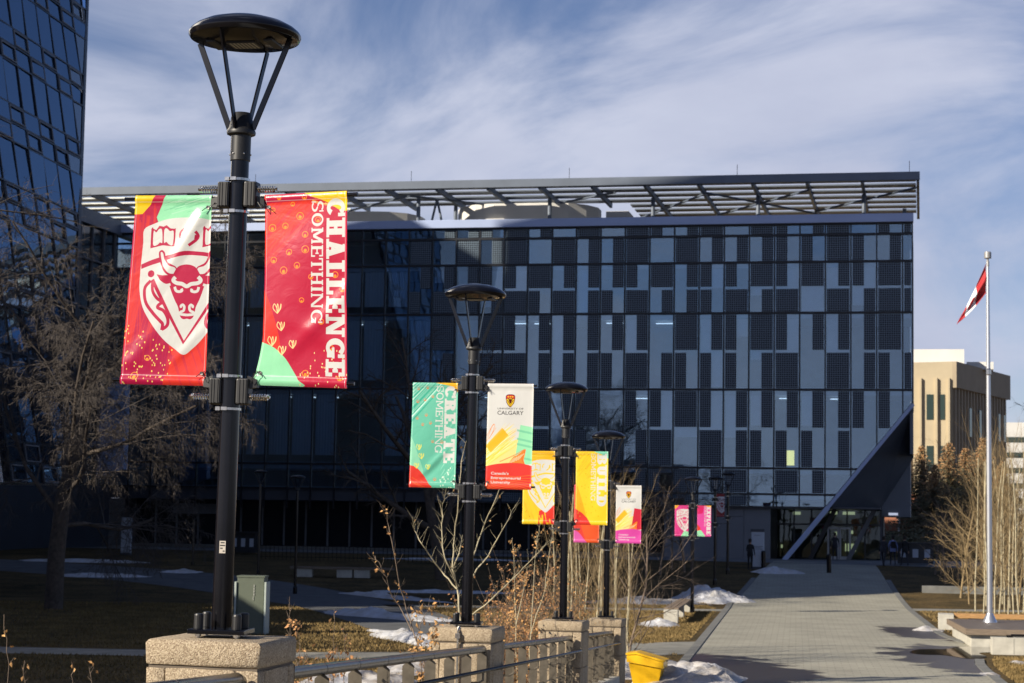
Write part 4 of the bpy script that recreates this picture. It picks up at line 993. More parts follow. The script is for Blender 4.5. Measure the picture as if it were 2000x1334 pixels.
def lamp_parts(t, ext=0.0, sticker=False):
    """ext lengthens the pole for posts that stand on the ground"""
    E = ext
    if ext: MB().lathe([(.10, 0), (.10, .25), (.075, .32), (.07, .34)], 16).build('base_cover', black_metal, t, smooth=False)
    else:
        M = Matrix.Rotation(math.radians(8), 4, 'Z')
        mb = MB(); bm_ = MB().bbox((-.185, -.185, .028), (.185, .185, .058), .006); mb.add([M @ Vector(p) for p in bm_.v], bm_.f); mb.build('base_plate', black_metal, t)
        for sx_ in (-1, 1):
            for sy_ in (-1, 1):
                c = M @ Vector((.125*sx_, .125*sy_, 0))
                MB().lathe([(.028, .058), (.030, .060), (.030, .145), (.026, .155), (.012, .157)], 16, (c.x, c.y, 0)).build('bolt_cover', black_plastic, t, smooth=False)
                MB().lathe([(.012, -.01), (.012, .010), (.022, .011), (.022, .027), (.012, .028)], 8, (c.x, c.y, 0)).build('levelling_nut', chrome, t, smooth=False)
    P = [(.066, .056), (.066, .10), (.064, 1+E), (.061, 2.2+E), (.060, 3.16+E)] if not ext else [(.072, .3), (.066, 1+E), (.062, 2.2+E), (.060, 3.16+E)]
    o = MB().lathe(P, 32).build('pole', black_metal, t, smooth=True); sharp(o)
    # neck, flange and cone that carry the four bars
    o = MB().lathe([(.062, 3.13+E), (.067, 3.135+E), (.067, 3.30+E), (.063, 3.302+E)], 24).build('neck', black_plastic, t, smooth=True); sharp(o)
    for k in range(6): MB().lathe([(.006, 0), (.006, .006), (.003, .008)], 8, M=Matrix.Translation((.0665*math.cos(k*1.047-.9), .0665*math.sin(k*1.047-.9), 3.175+E)) @ Matrix.Rotation(k*1.047-.9, 4, 'Z') @ Matrix.Rotation(math.pi/2, 4, 'Y')).build('set_screw', chrome, t)
    o = MB().lathe([(.070, 3.30+E), (.094, 3.31+E), (.097, 3.325+E), (.090, 3.345+E), (.084, 3.35+E), (.066, 3.45+E), (.060, 3.455+E)], 32).build('cone', black_plastic, t, smooth=True); sharp(o)
    for k in range(4):
        a = math.radians(-8+k*90+ (0))
        ca, sa = math.cos(a), math.sin(a)
        p0 = Vector((ca*.085, sa*.085, 3.345+E)); p1 = Vector((ca*.335, sa*.335, 3.945+E)); tg = Vector((-sa, ca, 0))
        d = (p1-p0).normalized(); n = d.cross(tg)
        w = .038; th = .006
        V = [p+n*sx_*w/2*1+tg*sy_*th for p in (p0, p1) for (sx_, sy_) in ((-1, -1), (1, -1), (1, 1), (-1, 1))]
        MB().add(V, [(0,3,2,1),(4,5,6,7),(0,1,5,4),(1,2,6,5),(2,3,7,6),(3,0,4,7)]).build('support_bar', black_metal, t)
    h = MB().lathe([(.0, 3.922+E), (.23, 3.925+E), (.25, 3.935+E), (.345, 3.945+E), (.362, 3.952+E), (.373, 3.972+E), (.374, 3.985+E), (.362, 4.005+E), (.33, 4.032+E), (.27, 4.063+E), (.18, 4.090+E), (.09, 4.104+E), (.0, 4.108+E)], 48).build('lamp_head', black_metal, t, smooth=True); sharp(h, 35)
    panel = MB().box((-.10, -.085, 3.912+E), (.10, .085, 3.926+E)).build('led_panel', black_plastic, h)
    led = mat_led
    mb = MB()
    for i in range(7):
        for j in range(6):
            x, y = -.078+i*.026, -.062+j*.025; mb.lathe([(.005, 3.909+E), (.0065, 3.912+E)], 6, (x, y, 0))
    o = mb.build('led_lens', led, h); o['kind'] = 'stuff'
    for s_ in (-1, 1): MB().box((s_*.20-.03, -.12, 3.915+E), (s_*.20+.03, .12, 3.928+E)).build('cooling_fin', black_plastic, h)
    # banner brackets: casting, straps, spring and rod, upper and lower
    for (zc, up) in ((2.905+E, 1), (1.60+E, -1)):
        for dz in (-.115, .100):
            b = MB().lathe([(.066, zc+dz-.009), (.072, zc+dz-.008), (.072, zc+dz+.008), (.066, zc+dz+.009)], 28); b.box((-.035, -.084, zc+dz-.011), (.005, -.068, zc+dz+.011)); b.box((-.078, -.070, zc+dz-.012), (-.048, -.04, zc+dz+.012)).build('steel_strap', chrome, t)
        for s_ in (-1, 1):
            mb = MB(); mb.bbox((min(s_*.05, s_*.135), -.05, zc-.085), (max(s_*.05, s_*.135), .05, zc+.085), .012)
            for yy in (-.056, -.020, .02): mb.box((min(s_*.062, s_*.128), yy, zc-.075), (max(s_*.062, s_*.128), yy+.008, zc+.075))
            for xx in (.075, .10, .118): mb.box((s_*xx-.004, -.060, zc-.078), (s_*xx+.004, -.045, zc+.078))
            zr = zc-.055*up
            mb.add([(s_*.12, -.03, zr+.05), (s_*.12, .03, zr+.05), (s_*.12, .03, zr-.035), (s_*.12, -.03, zr-.035), (s_*.185, -.024, zr+.026), (s_*.185, .024, zr+.026), (s_*.185, .024, zr-.026), (s_*.185, -.024, zr-.026)], [(0,1,2,3), (7,6,5,4), (0,4,5,1), (1,5,6,2), (2,6,7,3), (3,7,4,0)])
            cst = mb.build('bracket', black_plastic, t)
            # tension spring with bolt
            zs = zc+.035*up; P = []; n = 7; r0 = .019
            for k in range(n*8+1):
                a = k/8*2*math.pi; P.append((s_*(.135+.118*k/(n*8)), r0*math.cos(a)-.02, zs+r0*math.sin(a)))
            MB().tube(P, .0046, 5).build('spring', chrome, cst)
            b = MB(); b.tube([(s_*.12, -.02, zs), (s_*.272, -.02, zs)], .006, 6); b.tube([(s_*.253, -.02, zs), (s_*.262, -.02, zs)], .020, 8); b.tube([(s_*.264, -.02, zs), (s_*.276, -.02, zs)], .010, 6); b.build('bolt', chrome, cst)
mat_led = mat('led lenses', (.55, .50, .38), .3)

def rod(t, s_, L, z0, yaw, tilt):
    p = Vector((s_*.15, 0, z0)); q_ = Vector((s_*L, -abs(L-.15)*math.sin(yaw), z0+(L-.15)*tilt))
    MB().tube([p, q_], .012, 12).build('banner_rod', black_metal, t)

def banner(name, label, cat, grp, root, m, top, bot, yaw_t, yaw_b, fold, nx=26, ny=56, ties=True, ramp=.08):
    """top / bot: (x inner, x outer, z inner, z outer) in the post's own frame; hangs just in front of the two rods"""
    V = []; F = []; uv = []
    s_ = 1 if top[0] > 0 else -1
    def P(u, v, back=0):
        k = u if s_ > 0 else 1-u                  # 0 at the pole
        xt = top[0]+(top[1]-top[0])*k; xb = bot[0]+(bot[1]-bot[0])*k
        zt = top[2]+(top[3]-top[2])*k; zb = bot[2]+(bot[3]-bot[2])*k
        x = xt+(xb-xt)*v; z = zt+(zb-zt)*v
        ay = (abs(x)-.15)
        y = -(ay*math.sin(yaw_t)*(1-v)+ay*math.sin(yaw_b)*v)
        pocket = 0
        for vc in (.018, .975):
            d = abs(v-vc)/.020
            if d < 1: pocket = .015*math.sqrt(1-d*d)
        x2, z2, dy = fold(u, v, k); tq = max(0, min(1, min(v-.04, .95-v)/ramp)); dy *= tq*tq*(3-2*tq)
        if back: return (x+x2, y+dy+(pocket if pocket else 0)+.0012, z+z2)
        return (x+x2, y+dy-pocket, z+z2)
    for b in (0, 1):
        base = len(V)
        for j in range(ny+1):
            for i in range(nx+1):
                v = j/ny
                # finer rows at the pockets
                V.append(P(i/nx, v, b)); uv.append((i/nx, 1-v))
        for j in range(ny):
            for i in range(nx):
                a = base+j*(nx+1)+i; f = (a, a+nx+1, a+nx+2, a+1); F.append(f if b == 0 else f[::-1])
    n1_ = (nx+1)*(ny+1)
    for j in range(ny):
        for i in (0, nx): a = j*(nx+1)+i; F.append((a, a+n1_, a+n1_+nx+1, a+nx+1))
    me = bpy.data.meshes.new(name); me.from_pydata(V, [], F); me.materials.append(m)
    ul = me.uv_layers.new(name='UVMap'); idx = np.empty(len(me.loops), np.int32); me.loops.foreach_get('vertex_index', idx)
    ul.data.foreach_set('uv', np.array(uv, np.float32)[idx].ravel())
    me.polygons.foreach_set('use_smooth', [True]*len(me.polygons)); me.update()
    r = thing(name, label, cat, root.location, 0, grp); r.rotation_euler = root.rotation_euler
    o = bpy.data.objects.new('cloth', me); COL.objects.link(o); o.parent = r; KIDS.setdefault(r.name, []).append(o)
    if ties:
        for (v, zz) in ((.065, 0), (.935, 1)):
            u = .045 if s_ > 0 else .955
            g = Vector(P(u, v))+Vector((0, -.004, 0))
            M = Matrix.Translation(g) @ Matrix.Rotation(math.pi/2, 4, 'X')
            MB().lathe([(.006, -.002), (.013, -.003), (.013, .003), (.006, .002)], 12, M=M).build('grommet', chrome, r)
            zb_ = (2.85 if zz == 0 else 1.655)+root['ext']
            a = Vector((s_*.150, -.045, zb_))
            dz = -.03 if zz == 0 else .03
            MB().tube([a, a*.5+g*.5+Vector((0, -.03, dz)), g+Vector((0, -.012, 0)), g+Vector((-s_*.022, -.004, .012)), g+Vector((-s_*.030, .002, 0)), a+Vector((0, .01, 0))], .0028, 5).build('cable_tie', black_plastic, r)
            MB().tube([g+Vector((0, -.014, 0)), g+Vector((s_*.030, -.03, -.028))], .0028, 5).build('cable_tie', black_plastic, r)
    return r
def g2(x, c, w): return math.exp(-((x-c)/w)**2)
def fold_plain(amp=.006, ph=0):
    def f(u, v, k):
        return (0, 0, -amp*math.sin(v*5+ph+u*2)*math.sin(math.pi*min(1, v*1.05))+amp*.5*math.sin(u*7+v*3+ph)-.004*g2(v, .05, .03)*math.sin(u*24+ph))
    return f
def fold_bull(u, v, k):
    # a hard crease from the upper inner grommet down to the left
    s1 = (u-.93)*.84+(v-.07)*1.15      # across the crease
    along = (.93-u)*.7+(v-.07)
    d = 0
    if v > .05: d -= .019*max(0, 1-abs(s1)/.115)*max(0, min(1, 1.18-along*1.15))
    d -= .008*g2((u-.0)+(v-.95)*1.5, 0, .10)*g2(v, .9, .2)
    d += .008*math.sin(u*5+v*4)*.6
    d -= .007*g2((v-.83)-(u-.7)*-.5, 0, .035)*g2(u, .8, .3)
    d += .003*math.sin(u*38)*g2(v, .955, .03)
    return (0, 0, d)
def fold_chal(u, v, k):
    d = -.010*math.sin(v*3.1+.4)+.005*math.sin(u*6+v*5)
    d -= .006*g2((u-.08)+(v-.07)*.9, 0, .06)*g2(v, .07, .08)
    d -= .012*g2((v-.80)-(u-.9)*.25, 0, .05)*g2(u, .75, .35)
    d -= .014*g2((u-.05)*.9+(v-.95)*2, 0, .12)
    x = -.060*max(0, (v-.74)/.26)**1.4*(1-u)**2 + .012*math.sin(v*3.1)*(1-u)
    return (x, 0, d)
def fold_create(u, v, k):
    d = .006*math.sin(u*5+v*6)-.016*g2((v-.80)+(u-.45)*.45, 0, .04)*g2(u, .55, .3)+.010*g2((v-.87)+(u-.4)*.45, 0, .05)*g2(u, .5, .35)
    return (-.012*v*(1-u), 0, d)
LAMPS = []
def lamp(loc, lean, label, ext=0.0, proto=None):
    if proto is None:
        t = thing('lamp_post', label, 'lamp post', loc, -TH, 'black lamp posts with banner brackets'); lamp_parts(t, ext)
    else:
        t = copy_thing(proto, loc, None, None, label, 'black lamp posts with banner brackets')
    t.rotation_euler = (0, lean, -TH); t['ext'] = ext
    LAMPS.append(t); return t
A1 = lamp((-1.86, 13.1, 2.825), .012, 'tallest lamp post, in the foreground left, carrying the red crest and CHALLENGE banners')
MB().box((-.012, -.0675, .545), (.030, -.0655, .625)).build('sticker', mat('paper sticker', (.42, .38, .33), .7), A1)
for k, (x0, x1) in enumerate(((-.004, .022), (-.008, .026), (-.006, .010), (.012, .024))):
    MB().box((x0, -.0690, .61-k*.018), (x1, -.0680, .617-k*.018)).build('sticker_print', black_plastic, A1)
KIDS[A1.name] = [c for c in KIDS[A1.name] if not c.name.startswith('sticker')]
A2 = lamp((-.489, 24, 2.355), .010, 'second lamp post, carrying the green CREATE banner and a white university banner', proto=A1)
A3 = lamp((.956, 34.6, 1.935), .001, 'third lamp post, carrying the yellow crest and yellow BUILD banners', proto=A1)
A4 = lamp((2.155, 44, 1.54), .001, 'fourth lamp post, carrying the orange red banner and the pink footed university banner', proto=A1)
for (t, z) in ((A1, 0), (A2, 0), (A3, 0), (A4, 0)):
    if t is A1: rod(t, -1, .80, 2.882, 0, 0); rod(t, 1, .85, 2.880, .16, .014); rod(t, -1, .83, 1.668, 0, .003); rod(t, 1, .85, 1.677, .05, -.022)
    else:
        for s_ in (-1, 1): rod(t, s_, .79, 2.882, 0, 0); rod(t, s_, .79, 1.672, 0, 0)
GB = 'banners hung from the lamp posts'
im1 = art_bull('red', 448, 1000); im2 = art_challenge(448, 1000)
banner('banner', 'red and mint banner with a white bull head crest, left of the tallest post', 'banner', GB, A1, banner_mat('red crest print', im1), (-.185, -.722, 2.905, 2.905), (-.180, -.775, 1.635, 1.64), 0, 0, fold_bull, 40, 84)
banner('banner', 'crimson banner reading CHALLENGE SOMETHING, right of the tallest lamp post', 'banner', GB, A1, banner_mat('challenge print', im2), (.185, .775, 2.903, 2.912), (.205, .800, 1.645, 1.630), .16, .05, fold_chal, 40, 84, ramp=.30)
def std(A, nm, mt, side, fold, label):
    e = A['ext']
    s_ = side; return banner(nm, label, 'banner', GB, A, mt, (s_*.185, s_*.745, 2.905+e, 2.905+e), (s_*.185, s_*.745, 1.64+e, 1.64+e), 0, 0, fold)
std(A2, 'banner', banner_mat('create print', art_create(256, 576)), -1, fold_create, 'green banner reading CREATE SOMETHING on the second lamp post')
std(A2, 'banner', banner_mat('university print', art_uni('mint', 256, 576)), 1, fold_plain(.005, 1), 'white UNIVERSITY OF CALGARY banner with a red foot, on the second lamp post')
std(A3, 'banner', banner_mat('yellow crest print', art_bull('yellow', 256, 576)), -1, fold_plain(.005, 2), 'yellow banner with a white bull crest, half behind the white university banner')
std(A3, 'banner', banner_mat('build print', art_build(256, 576)), 1, fold_plain(.008, 3), 'yellow banner reading BUILD SOMETHING on the third lamp post')
std(A4, 'banner', banner_mat('poppy print', art_poppy(192, 432)), -1, fold_plain(.006, 4), 'orange red banner with a pink corner, partly hidden by the yellow BUILD banner')
std(A4, 'banner', banner_mat('pink university print', art_uni('pink', 256, 576)), 1, fold_plain(.009, 5), 'white UNIVERSITY OF CALGARY banner with a pink foot, on the fourth post')
A5 = lamp((7.56, 82.5, 0), 0, 'lamp post standing on the ground beside the walk with two pink banners', ext=1.5)
for s_ in (-1, 1): rod(A5, s_, .79, 4.382, 0, 0); rod(A5, s_, .79, 3.172, 0, 0)
A6 = copy_thing(A5, gp(1396, 1143), None, None, 'lamp post without visible banners between the pink banners and the dark red one')
A7 = copy_thing(A5, gp(1421, 1122), None, None, 'far lamp post in shade carrying a dark red crest banner')
for a in (A6, A7): a['ext'] = 1.5
std(A5, 'banner', banner_mat('pink crest print', art_bull('pink', 128, 288)), -1, fold_plain(.004, 1), 'small pink banner with a white crest on the post beside the walk')
std(A5, 'banner', banner_mat('explore print', art_explore(128, 288)), 1, fold_plain(.004, 2), 'small pink banner reading EXPLORE on the post beside the walk')
std(A7, 'banner', banner_mat('dark crest print', art_bull('dark', 128, 288)), -1, fold_plain(.004, 3), 'small dark red banner with a pale crest, in shade right of the EXPLORE banner')
# plain lamps standing in the shade on the left
def plain_lamp(loc, label):
    t = thing('lamp_post', label, 'lamp post', loc, 0, 'plain black lamp posts in shade')
    MB().lathe([(.10, 0), (.10, .3), (.065, .36), (.055, 4.8), (.05, 4.85)], 12).build('pole', black_metal, t)
    MB().lathe([(.055, 4.8), (.09, 4.84), (.06, 4.98)], 12).build('cone', black_plastic, t)
    for k in range(4):
        a = k*math.pi/2+.5; MB().tube([(.07*math.cos(a), .07*math.sin(a), 4.87), (.33*math.cos(a), .33*math.sin(a), 5.40)], .018, 5).build('support_bar', black_metal, t)
    MB().lathe([(0, 5.38), (.34, 5.40), (.375, 5.44), (.33, 5.49), (.18, 5.54), (0, 5.555)], 20).build('lamp_head', black_metal, t, smooth=True)
    return t
p1_ = plain_lamp(gp(504, 1128), 'dark lamp post on the lawn just right of the tallest post')
q_ = gp(576, 1160); c_ = copy_thing(p1_, q_, label='dark lamp post at the edge of the curving side walk', group='plain black lamp posts in shade')
q_ = gp(376, 1104); c_ = copy_thing(p1_, q_, scale=(1, 1, .52), label='short dark lamp post left of the tallest lamp post, near the snow', group='plain black lamp posts in shade')

# ---------------------------------------------------------------- stone pillars
def stone_mat(name, c1, c2, c3, sc):
    m = bpy.data.materials.new(name); m.use_nodes = True; t = m.node_tree; B = t.nodes['Principled BSDF']; L = t.links.new
    tcn = t.nodes.new('ShaderNodeTexCoord'); v = t.nodes.new('ShaderNodeTexVoronoi'); v.inputs['Scale'].default_value = sc; L(tcn.outputs['Object'], v.inputs['Vector'])
    r = t.nodes.new('ShaderNodeValToRGB'); e = r.color_ramp.elements; e[0].color = tuple(c1)+(1,); e[1].color = tuple(c3)+(1,); e.new(.5).color = tuple(c2)+(1,)
    sp = t.nodes.new('ShaderNodeSeparateColor'); L(v.outputs['Color'], sp.inputs[0]); L(sp.outputs[0], r.inputs[0])
    n = t.nodes.new('ShaderNodeTexNoise'); n.inputs['Scale'].default_value = 3; n.inputs['Detail'].default_value = 6; L(tcn.outputs['Object'], n.inputs['Vector'])
    mr = t.nodes.new('ShaderNodeMapRange'); mr.inputs['To Min'].default_value = .75; mr.inputs['To Max'].default_value = 1.2; L(n.outputs['Fac'], mr.inputs['Value'])
    mu = t.nodes.new('ShaderNodeVectorMath'); mu.operation = 'SCALE'; L(r.outputs[0], mu.inputs[0]); L(mr.outputs[0], mu.inputs['Scale']); L(mu.outputs[0], B.inputs['Base Color'])
    B.inputs['Roughness'].default_value = .85
    n2_ = t.nodes.new('ShaderNodeTexNoise'); n2_.inputs['Scale'].default_value = sc*.9; n2_.inputs['Detail'].default_value = 5; L(tcn.outputs['Object'], n2_.inputs['Vector'])
    bp = t.nodes.new('ShaderNodeBump'); bp.inputs['Strength'].default_value = 1; bp.inputs['Distance'].default_value = .009; L(n2_.outputs['Fac'], bp.inputs['Height']); L(bp.outputs[0], B.inputs['Normal'])
    return m
stone = stone_mat('split face sandstone block', (.22, .16, .105), (.36, .285, .19), (.49, .40, .285), 120)
mortar = mat('mortar', (.13, .105, .08), .9)
def rough_block(a, b, seed, name, parent, w=.012, amp=.0035):
    bm = bmesh.new(); bmesh.ops.create_cube(bm, size=1)
    for q_ in bm.verts: q_.co = Vector(((a[i]+b[i])/2+q_.co[i]*(b[i]-a[i]) for i in range(3)))
    bmesh.ops.bevel(bm, geom=bm.edges[:], offset=w, segments=2, profile=.5, affect='EDGES')
    if w > .02 or True:
        bmesh.ops.subdivide_edges(bm, edges=[e for e in bm.edges if e.calc_length() > .12], cuts=2, use_grid_fill=True)
    r = random.Random(seed)
    for q_ in bm.verts: q_.co += Vector((r.gauss(0, amp), r.gauss(0, amp), r.gauss(0, amp*.7)))
    me = bpy.data.meshes.new(name); bm.to_mesh(me); bm.free(); me.materials.append(stone)
    me.polygons.foreach_set('use_smooth', [True]*len(me.polygons)); 
    o = bpy.data.objects.new(name, me); COL.objects.link(o); o.parent = parent; KIDS.setdefault(parent.name, []).append(o)
    return sharp(o, 50)
def pillar(loc, h, label):
    t = thing('stone_pillar', label, 'pillar', (loc[0], loc[1], loc[2]-h), -TH, 'stone pillars under the lamp posts')
    t.rotation_euler = (0, .010, -TH)
    c = .375
    rough_block((-c-.008, -c-.008, h-.165), (c+.008, c+.008, h), 1, 'cap', t, .026)
    MB().box((-c+.014, -c+.014, 0), (c-.014, c-.014, h-.14)).build('mortar_core', mortar, t)
    z = h-.176; k = 0
    while z > .02:
        z0 = max(0, z-.60)
        J = [-c, -c+.13, c-.16, c] if k % 2 == 0 else [-c, -c+.30, c-.05, c]
        if k % 2: J = [-c, 0.02, c]
        for i in range(len(J)-1): rough_block((J[i]+.004, -c, z0+.004), (J[i+1]-.004, -c+.13, z-.004), k*7+i, 'block', t, .009)
        K = [-c+.134, c-.14, c] if k % 2 == 0 else [-c+.134, .05, c]
        for i in range(len(K)-1):
            rough_block((c-.13, K[i]+.004, z0+.004), (c, K[i+1]-.004, z-.004), k*11+i, 'block', t, .009)
            rough_block((-c, K[i]+.004, z0+.004), (-c+.13, K[i+1]-.004, z-.004), k*13+i, 'block', t, .009)
        z = z0-.0; k += 1
    return t
pl1 = pillar((-1.86, 13.1, 2.825), 1.45, 'nearest and largest stone pillar, with a bevelled cap, at the bottom left of the photo')
# back of the other pillars is the same build
pl2 = copy_thing(pl1, (-.489, 24, 2.355-1.45), label='second stone pillar, with a conduit down its face, under the CREATE banner post', group='stone pillars under the lamp posts')
pl3 = copy_thing(pl1, (.956, 34.6, 1.935-1.45), label='third stone pillar, under the post of the yellow BUILD banner', group='stone pillars under the lamp posts')
pl4 = copy_thing(pl1, (2.155, 44, 1.54-1.45), label='farthest stone pillar, at the end of the rail beside the yellow bin', group='stone pillars under the lamp posts')
cdm = MB().tube([(-.02, -.36, .03+1.43), (-.02, -.41, 1.42), (-.02, -.41, .1)], .016, 8); cdm.box((-.05, -.43, 1.33), (.01, -.39, 1.39)); o = cdm.build('conduit', chrome, pl2)

# ---------------------------------------------------------------- steel rail along the ramp
def rail_z(y): return deck_z(y)+1.19
RD = Vector((.127, 1, -.0432)).normalized()
def rail_seg(ya, yb, label):
    t = thing('guard_rail', label, 'railing', (fence_x(ya), ya, deck_z(ya)), 0, 'steel guard rails between the pillars')
    o0 = t.location
    def pt(y, off=0, z=0): return Vector((fence_x(y)+off-o0.x, y-off*.127-o0.y, rail_z(y)+z-o0.z))
    ps = [pt(ya), pt(yb-.10), pt(yb-.02, 0, -.012), pt(yb, 0, -.06), pt(yb, 0, -.5)]
    o = MB().tube([pt(ya+.02, 0, -.5), pt(ya+.02, 0, -.06), pt(ya+.04, 0, -.01)]+[pt(ya+.12)]+ps[1:], .045, 18).build('top_rail', steel_rail, t, smooth=True); sharp(o, 60)
    n = max(2, round((yb-ya)/1.32)); 
    for i in range(n+1):
        y = ya+.12+(yb-ya-.22)*i/n
        b = pt(y)
        zb = deck_z(y)+.26-o0.z
        V = []
        for yy in (-.009, .009):
            for (xx, zz) in ((-.055, zb), (.055, zb), (.055, b.z-.07), (.02, b.z-.038), (-.02, b.z-.038), (-.055, b.z-.07)): V.append((b.x+xx, b.y+yy-xx*.127, zz))
        MB().add(V, [tuple(range(6)), tuple(range(6, 12))[::-1]]+[(k, (k+1) % 6, 6+(k+1) % 6, 6+k) for k in range(6)]).build('post', steel_post, t)
        MB().box((b.x-.09, b.y-.06, zb-.002), (b.x+.09, b.y+.06, zb+.014)).build('foot_plate', steel_post, t)
        if i: MB().tube([pt(y-.0, 0, 0)-RD*.004, pt(y)+RD*.004], .0465, 18).build('weld_ring', steel_post, t)
    for dz in (-.60, -.84): MB().tube([pt(ya+.05, 0, dz), pt(yb-.05, 0, dz)], .009, 6).build('infill_rod', steel_rail, t)
    return t
rail_seg(3.0, 12.62, 'steel guard rail whose end shows in front of the nearest stone pillar')
rail_seg(13.62, 23.52, 'steel guard rail running from the nearest to the second stone pillar')
rail_seg(24.55, 34.1, 'steel guard rail running from the second to the third stone pillar')
rail_seg(35.15, 43.5, 'steel guard rail running from the third to the farthest stone pillar')
hr = thing('handrail', 'thin lower steel handrail on curved brackets, in front of the guard rails', 'handrail', (fence_x(5), 5, deck_z(5)), 0)
def hp(y, off=.17, z=.97): return Vector((fence_x(y)+off-hr.location.x, y-hr.location.y, deck_z(y)+z-hr.location.z))
o = MB().tube([hp(5), hp(44.0), hp(44.5), hp(44.55, .17, .9), hp(44.3, .17, .78), hp(43.9, .17, .78)], .021, 12).build('rail', steel_rail, hr, smooth=True)
for k in range(15):
    y = 6.0+k*2.72
    MB().tube([hp(y, .17, .95), hp(y, .17, .87), hp(y, .12, .84), hp(y, .02, .84)], .013, 6).build('bracket', steel_post, hr)
    MB().box(hp(y, -.0, .78)-Vector((0, .03, 0)), hp(y, .03, .90)+Vector((0, .03, 0))).build('bracket_plate', steel_post, hr)
# ---------------------------------------------------------------- bare trees, shrubs, spruces
def tubes(polys, sides):
    """polys: list of (points, radii); one vectorised mesh (vertices, quads)"""
    by = {}
    for P, R in polys: by.setdefault(len(P), []).append((P, R))
    VV_ = []; FF = []; base = 0
    ang = np.arange(sides)*2*np.pi/sides
    for n, L in by.items():
        P = np.array([[tuple(p) for p in a] for a, _ in L], np.float32); R = np.array([r for _, r in L], np.float32)
        d = np.empty_like(P); d[:, 1:-1] = P[:, 2:]-P[:, :-2] if n > 2 else 0; d[:, 0] = P[:, 1]-P[:, 0]; d[:, -1] = P[:, -1]-P[:, -2]
        d /= np.linalg.norm(d, axis=2, keepdims=True)+1e-9
        ref = np.where(np.abs(d[:, :1, 2:3]) > .9, np.array([[[1., 0, 0]]]), np.array([[[0, 0, 1.]]]))
        a = np.cross(d, np.broadcast_to(ref, d.shape)); a /= np.linalg.norm(a, axis=2, keepdims=True)+1e-9; b = np.cross(d, a)
        V = P[:, :, None]+(a[:, :, None]*np.cos(ang)[None, None, :, None]+b[:, :, None]*np.sin(ang)[None, None, :, None])*R[:, :, None, None]
        m = len(L); idx = base+np.arange(m*n*sides).reshape(m, n, sides)
        q0 = idx[:, :-1]; q1 = idx[:, 1:]
        F = np.stack([q0, np.roll(q0, -1, 2), np.roll(q1, -1, 2), q1], -1).reshape(-1, 4)
        VV_.append(V.reshape(-1, 3)); FF.append(F); base += m*n*sides
    return np.concatenate(VV_), np.concatenate(FF)
def np_obj(name, V, F, m, parent, smooth=True, kind=None):
    me = bpy.data.meshes.new(name); nf = len(F); k = F.shape[1]
    me.vertices.add(len(V)); me.vertices.foreach_set('co', np.ascontiguousarray(V, np.float32).ravel())
    me.loops.add(nf*k); me.polygons.add(nf); me.loops.foreach_set('vertex_index', np.ascontiguousarray(F, np.int32).ravel())
    me.polygons.foreach_set('loop_start', np.arange(nf)*k); me.polygons.foreach_set('loop_total', np.full(nf, k)); me.polygons.foreach_set('use_smooth', np.full(nf, smooth))
    me.update(); me.materials.append(m)
    o = bpy.data.objects.new(name, me); COL.objects.link(o)
    if parent: o.parent = parent; KIDS.setdefault(parent.name, []).append(o)
    if kind: o['kind'] = kind
    return o
def wander(r, p, d, L, n, jit, bend):
    P = [p]; d = d.normalized()
    for i in range(n):
        d = (d+Vector((r.gauss(0, jit), r.gauss(0, jit), r.gauss(0, jit)))+bend/n).normalized(); p = p+d*L/n; P.append(p)
    return P
def grow(r, polys, p, d, L, rad, lev, prm):
    n = 5 if lev < 2 else 3
    P = wander(r, p, d, L, n, prm['jit'], Vector((0, 0, prm['bend'][min(lev, len(prm['bend'])-1)])))
    tip = rad*(.45 if lev else .55)
    R = [max(prm.get('minr', 0), rad+(tip-rad)*i/n) for i in range(n+1)]
    polys.setdefault(min(lev, 2), []).append((P, R))
    if lev >= prm['lev']: return
    nc = prm['n'][lev]
    for c in range(nc):
        t = prm['t0'][lev]+(1-prm['t0'][lev])*(c+r.random()*.8)/nc
        t = min(.999, t); i = int(t*n); f = t*n-i
        q_ = P[i].lerp(P[i+1], f); ax = (P[i+1]-P[i]).normalized()
        az = c*2.4+r.uniform(-.5, .5); o = ax.orthogonal().normalized(); o2 = ax.cross(o)
        side = o*math.cos(az)+o2*math.sin(az); a = math.radians(prm['ang'][lev]+r.gauss(0, 8))
        nd = ax*math.cos(a)+side*math.sin(a)
        ln = L*prm['len'][lev]*r.uniform(.7, 1.15)*(1-.35*t if lev else 1)
        grow(r, polys, q_, nd, ln, min(rad*.75, (rad+(tip-rad)*t)*prm['rr'][lev]), lev+1, prm)
bark_d = mat('dark bark', (.075, .058, .045), .9, noise=.4, nscale=6, bump=.6, bscale=25, bdist=.02)
bark_t = mat('dark grey twig', (.085, .07, .06), .85, noise=.4, nscale=3)
bark_g = mat('grey brown twig', (.17, .125, .09), .85, noise=.4, nscale=3)
bark_p = mat('pale aspen bark', (.40, .35, .23), .8, noise=.3, nscale=5)
bark_o = mat('olive aspen twig', (.25, .18, .09), .8, noise=.3, nscale=4)
leaf_b = mat('dry curled leaf', (.48, .27, .11), .8, nscale=7, col2=(.30, .13, .05))
leaf_o = mat('orange dry leaf', (.55, .33, .12), .8, nscale=7, col2=(.42, .20, .07))
def tree(name, label, cat, loc, seed, L, rad, prm, m_trunk, m_br, group=None, lean=(0, 0), m_limb=None):
    t = thing(name, label, cat, loc, 0, group); r = random.Random(seed); polys = {}
    grow(r, polys, Vector((0, 0, -.1)), Vector((lean[0], lean[1], 1)), L, rad, 0, prm)
    V, F = tubes(polys[0], 10); np_obj('trunk', V, F, m_trunk, t)
    if polys.get(1): V, F = tubes(polys[1], 6); np_obj('limb', V, F, m_limb or m_trunk, t)
    if polys.get(2): V, F = tubes(polys[2], 3); np_obj('twigs', V, F, m_br, t, kind='stuff')
    return t
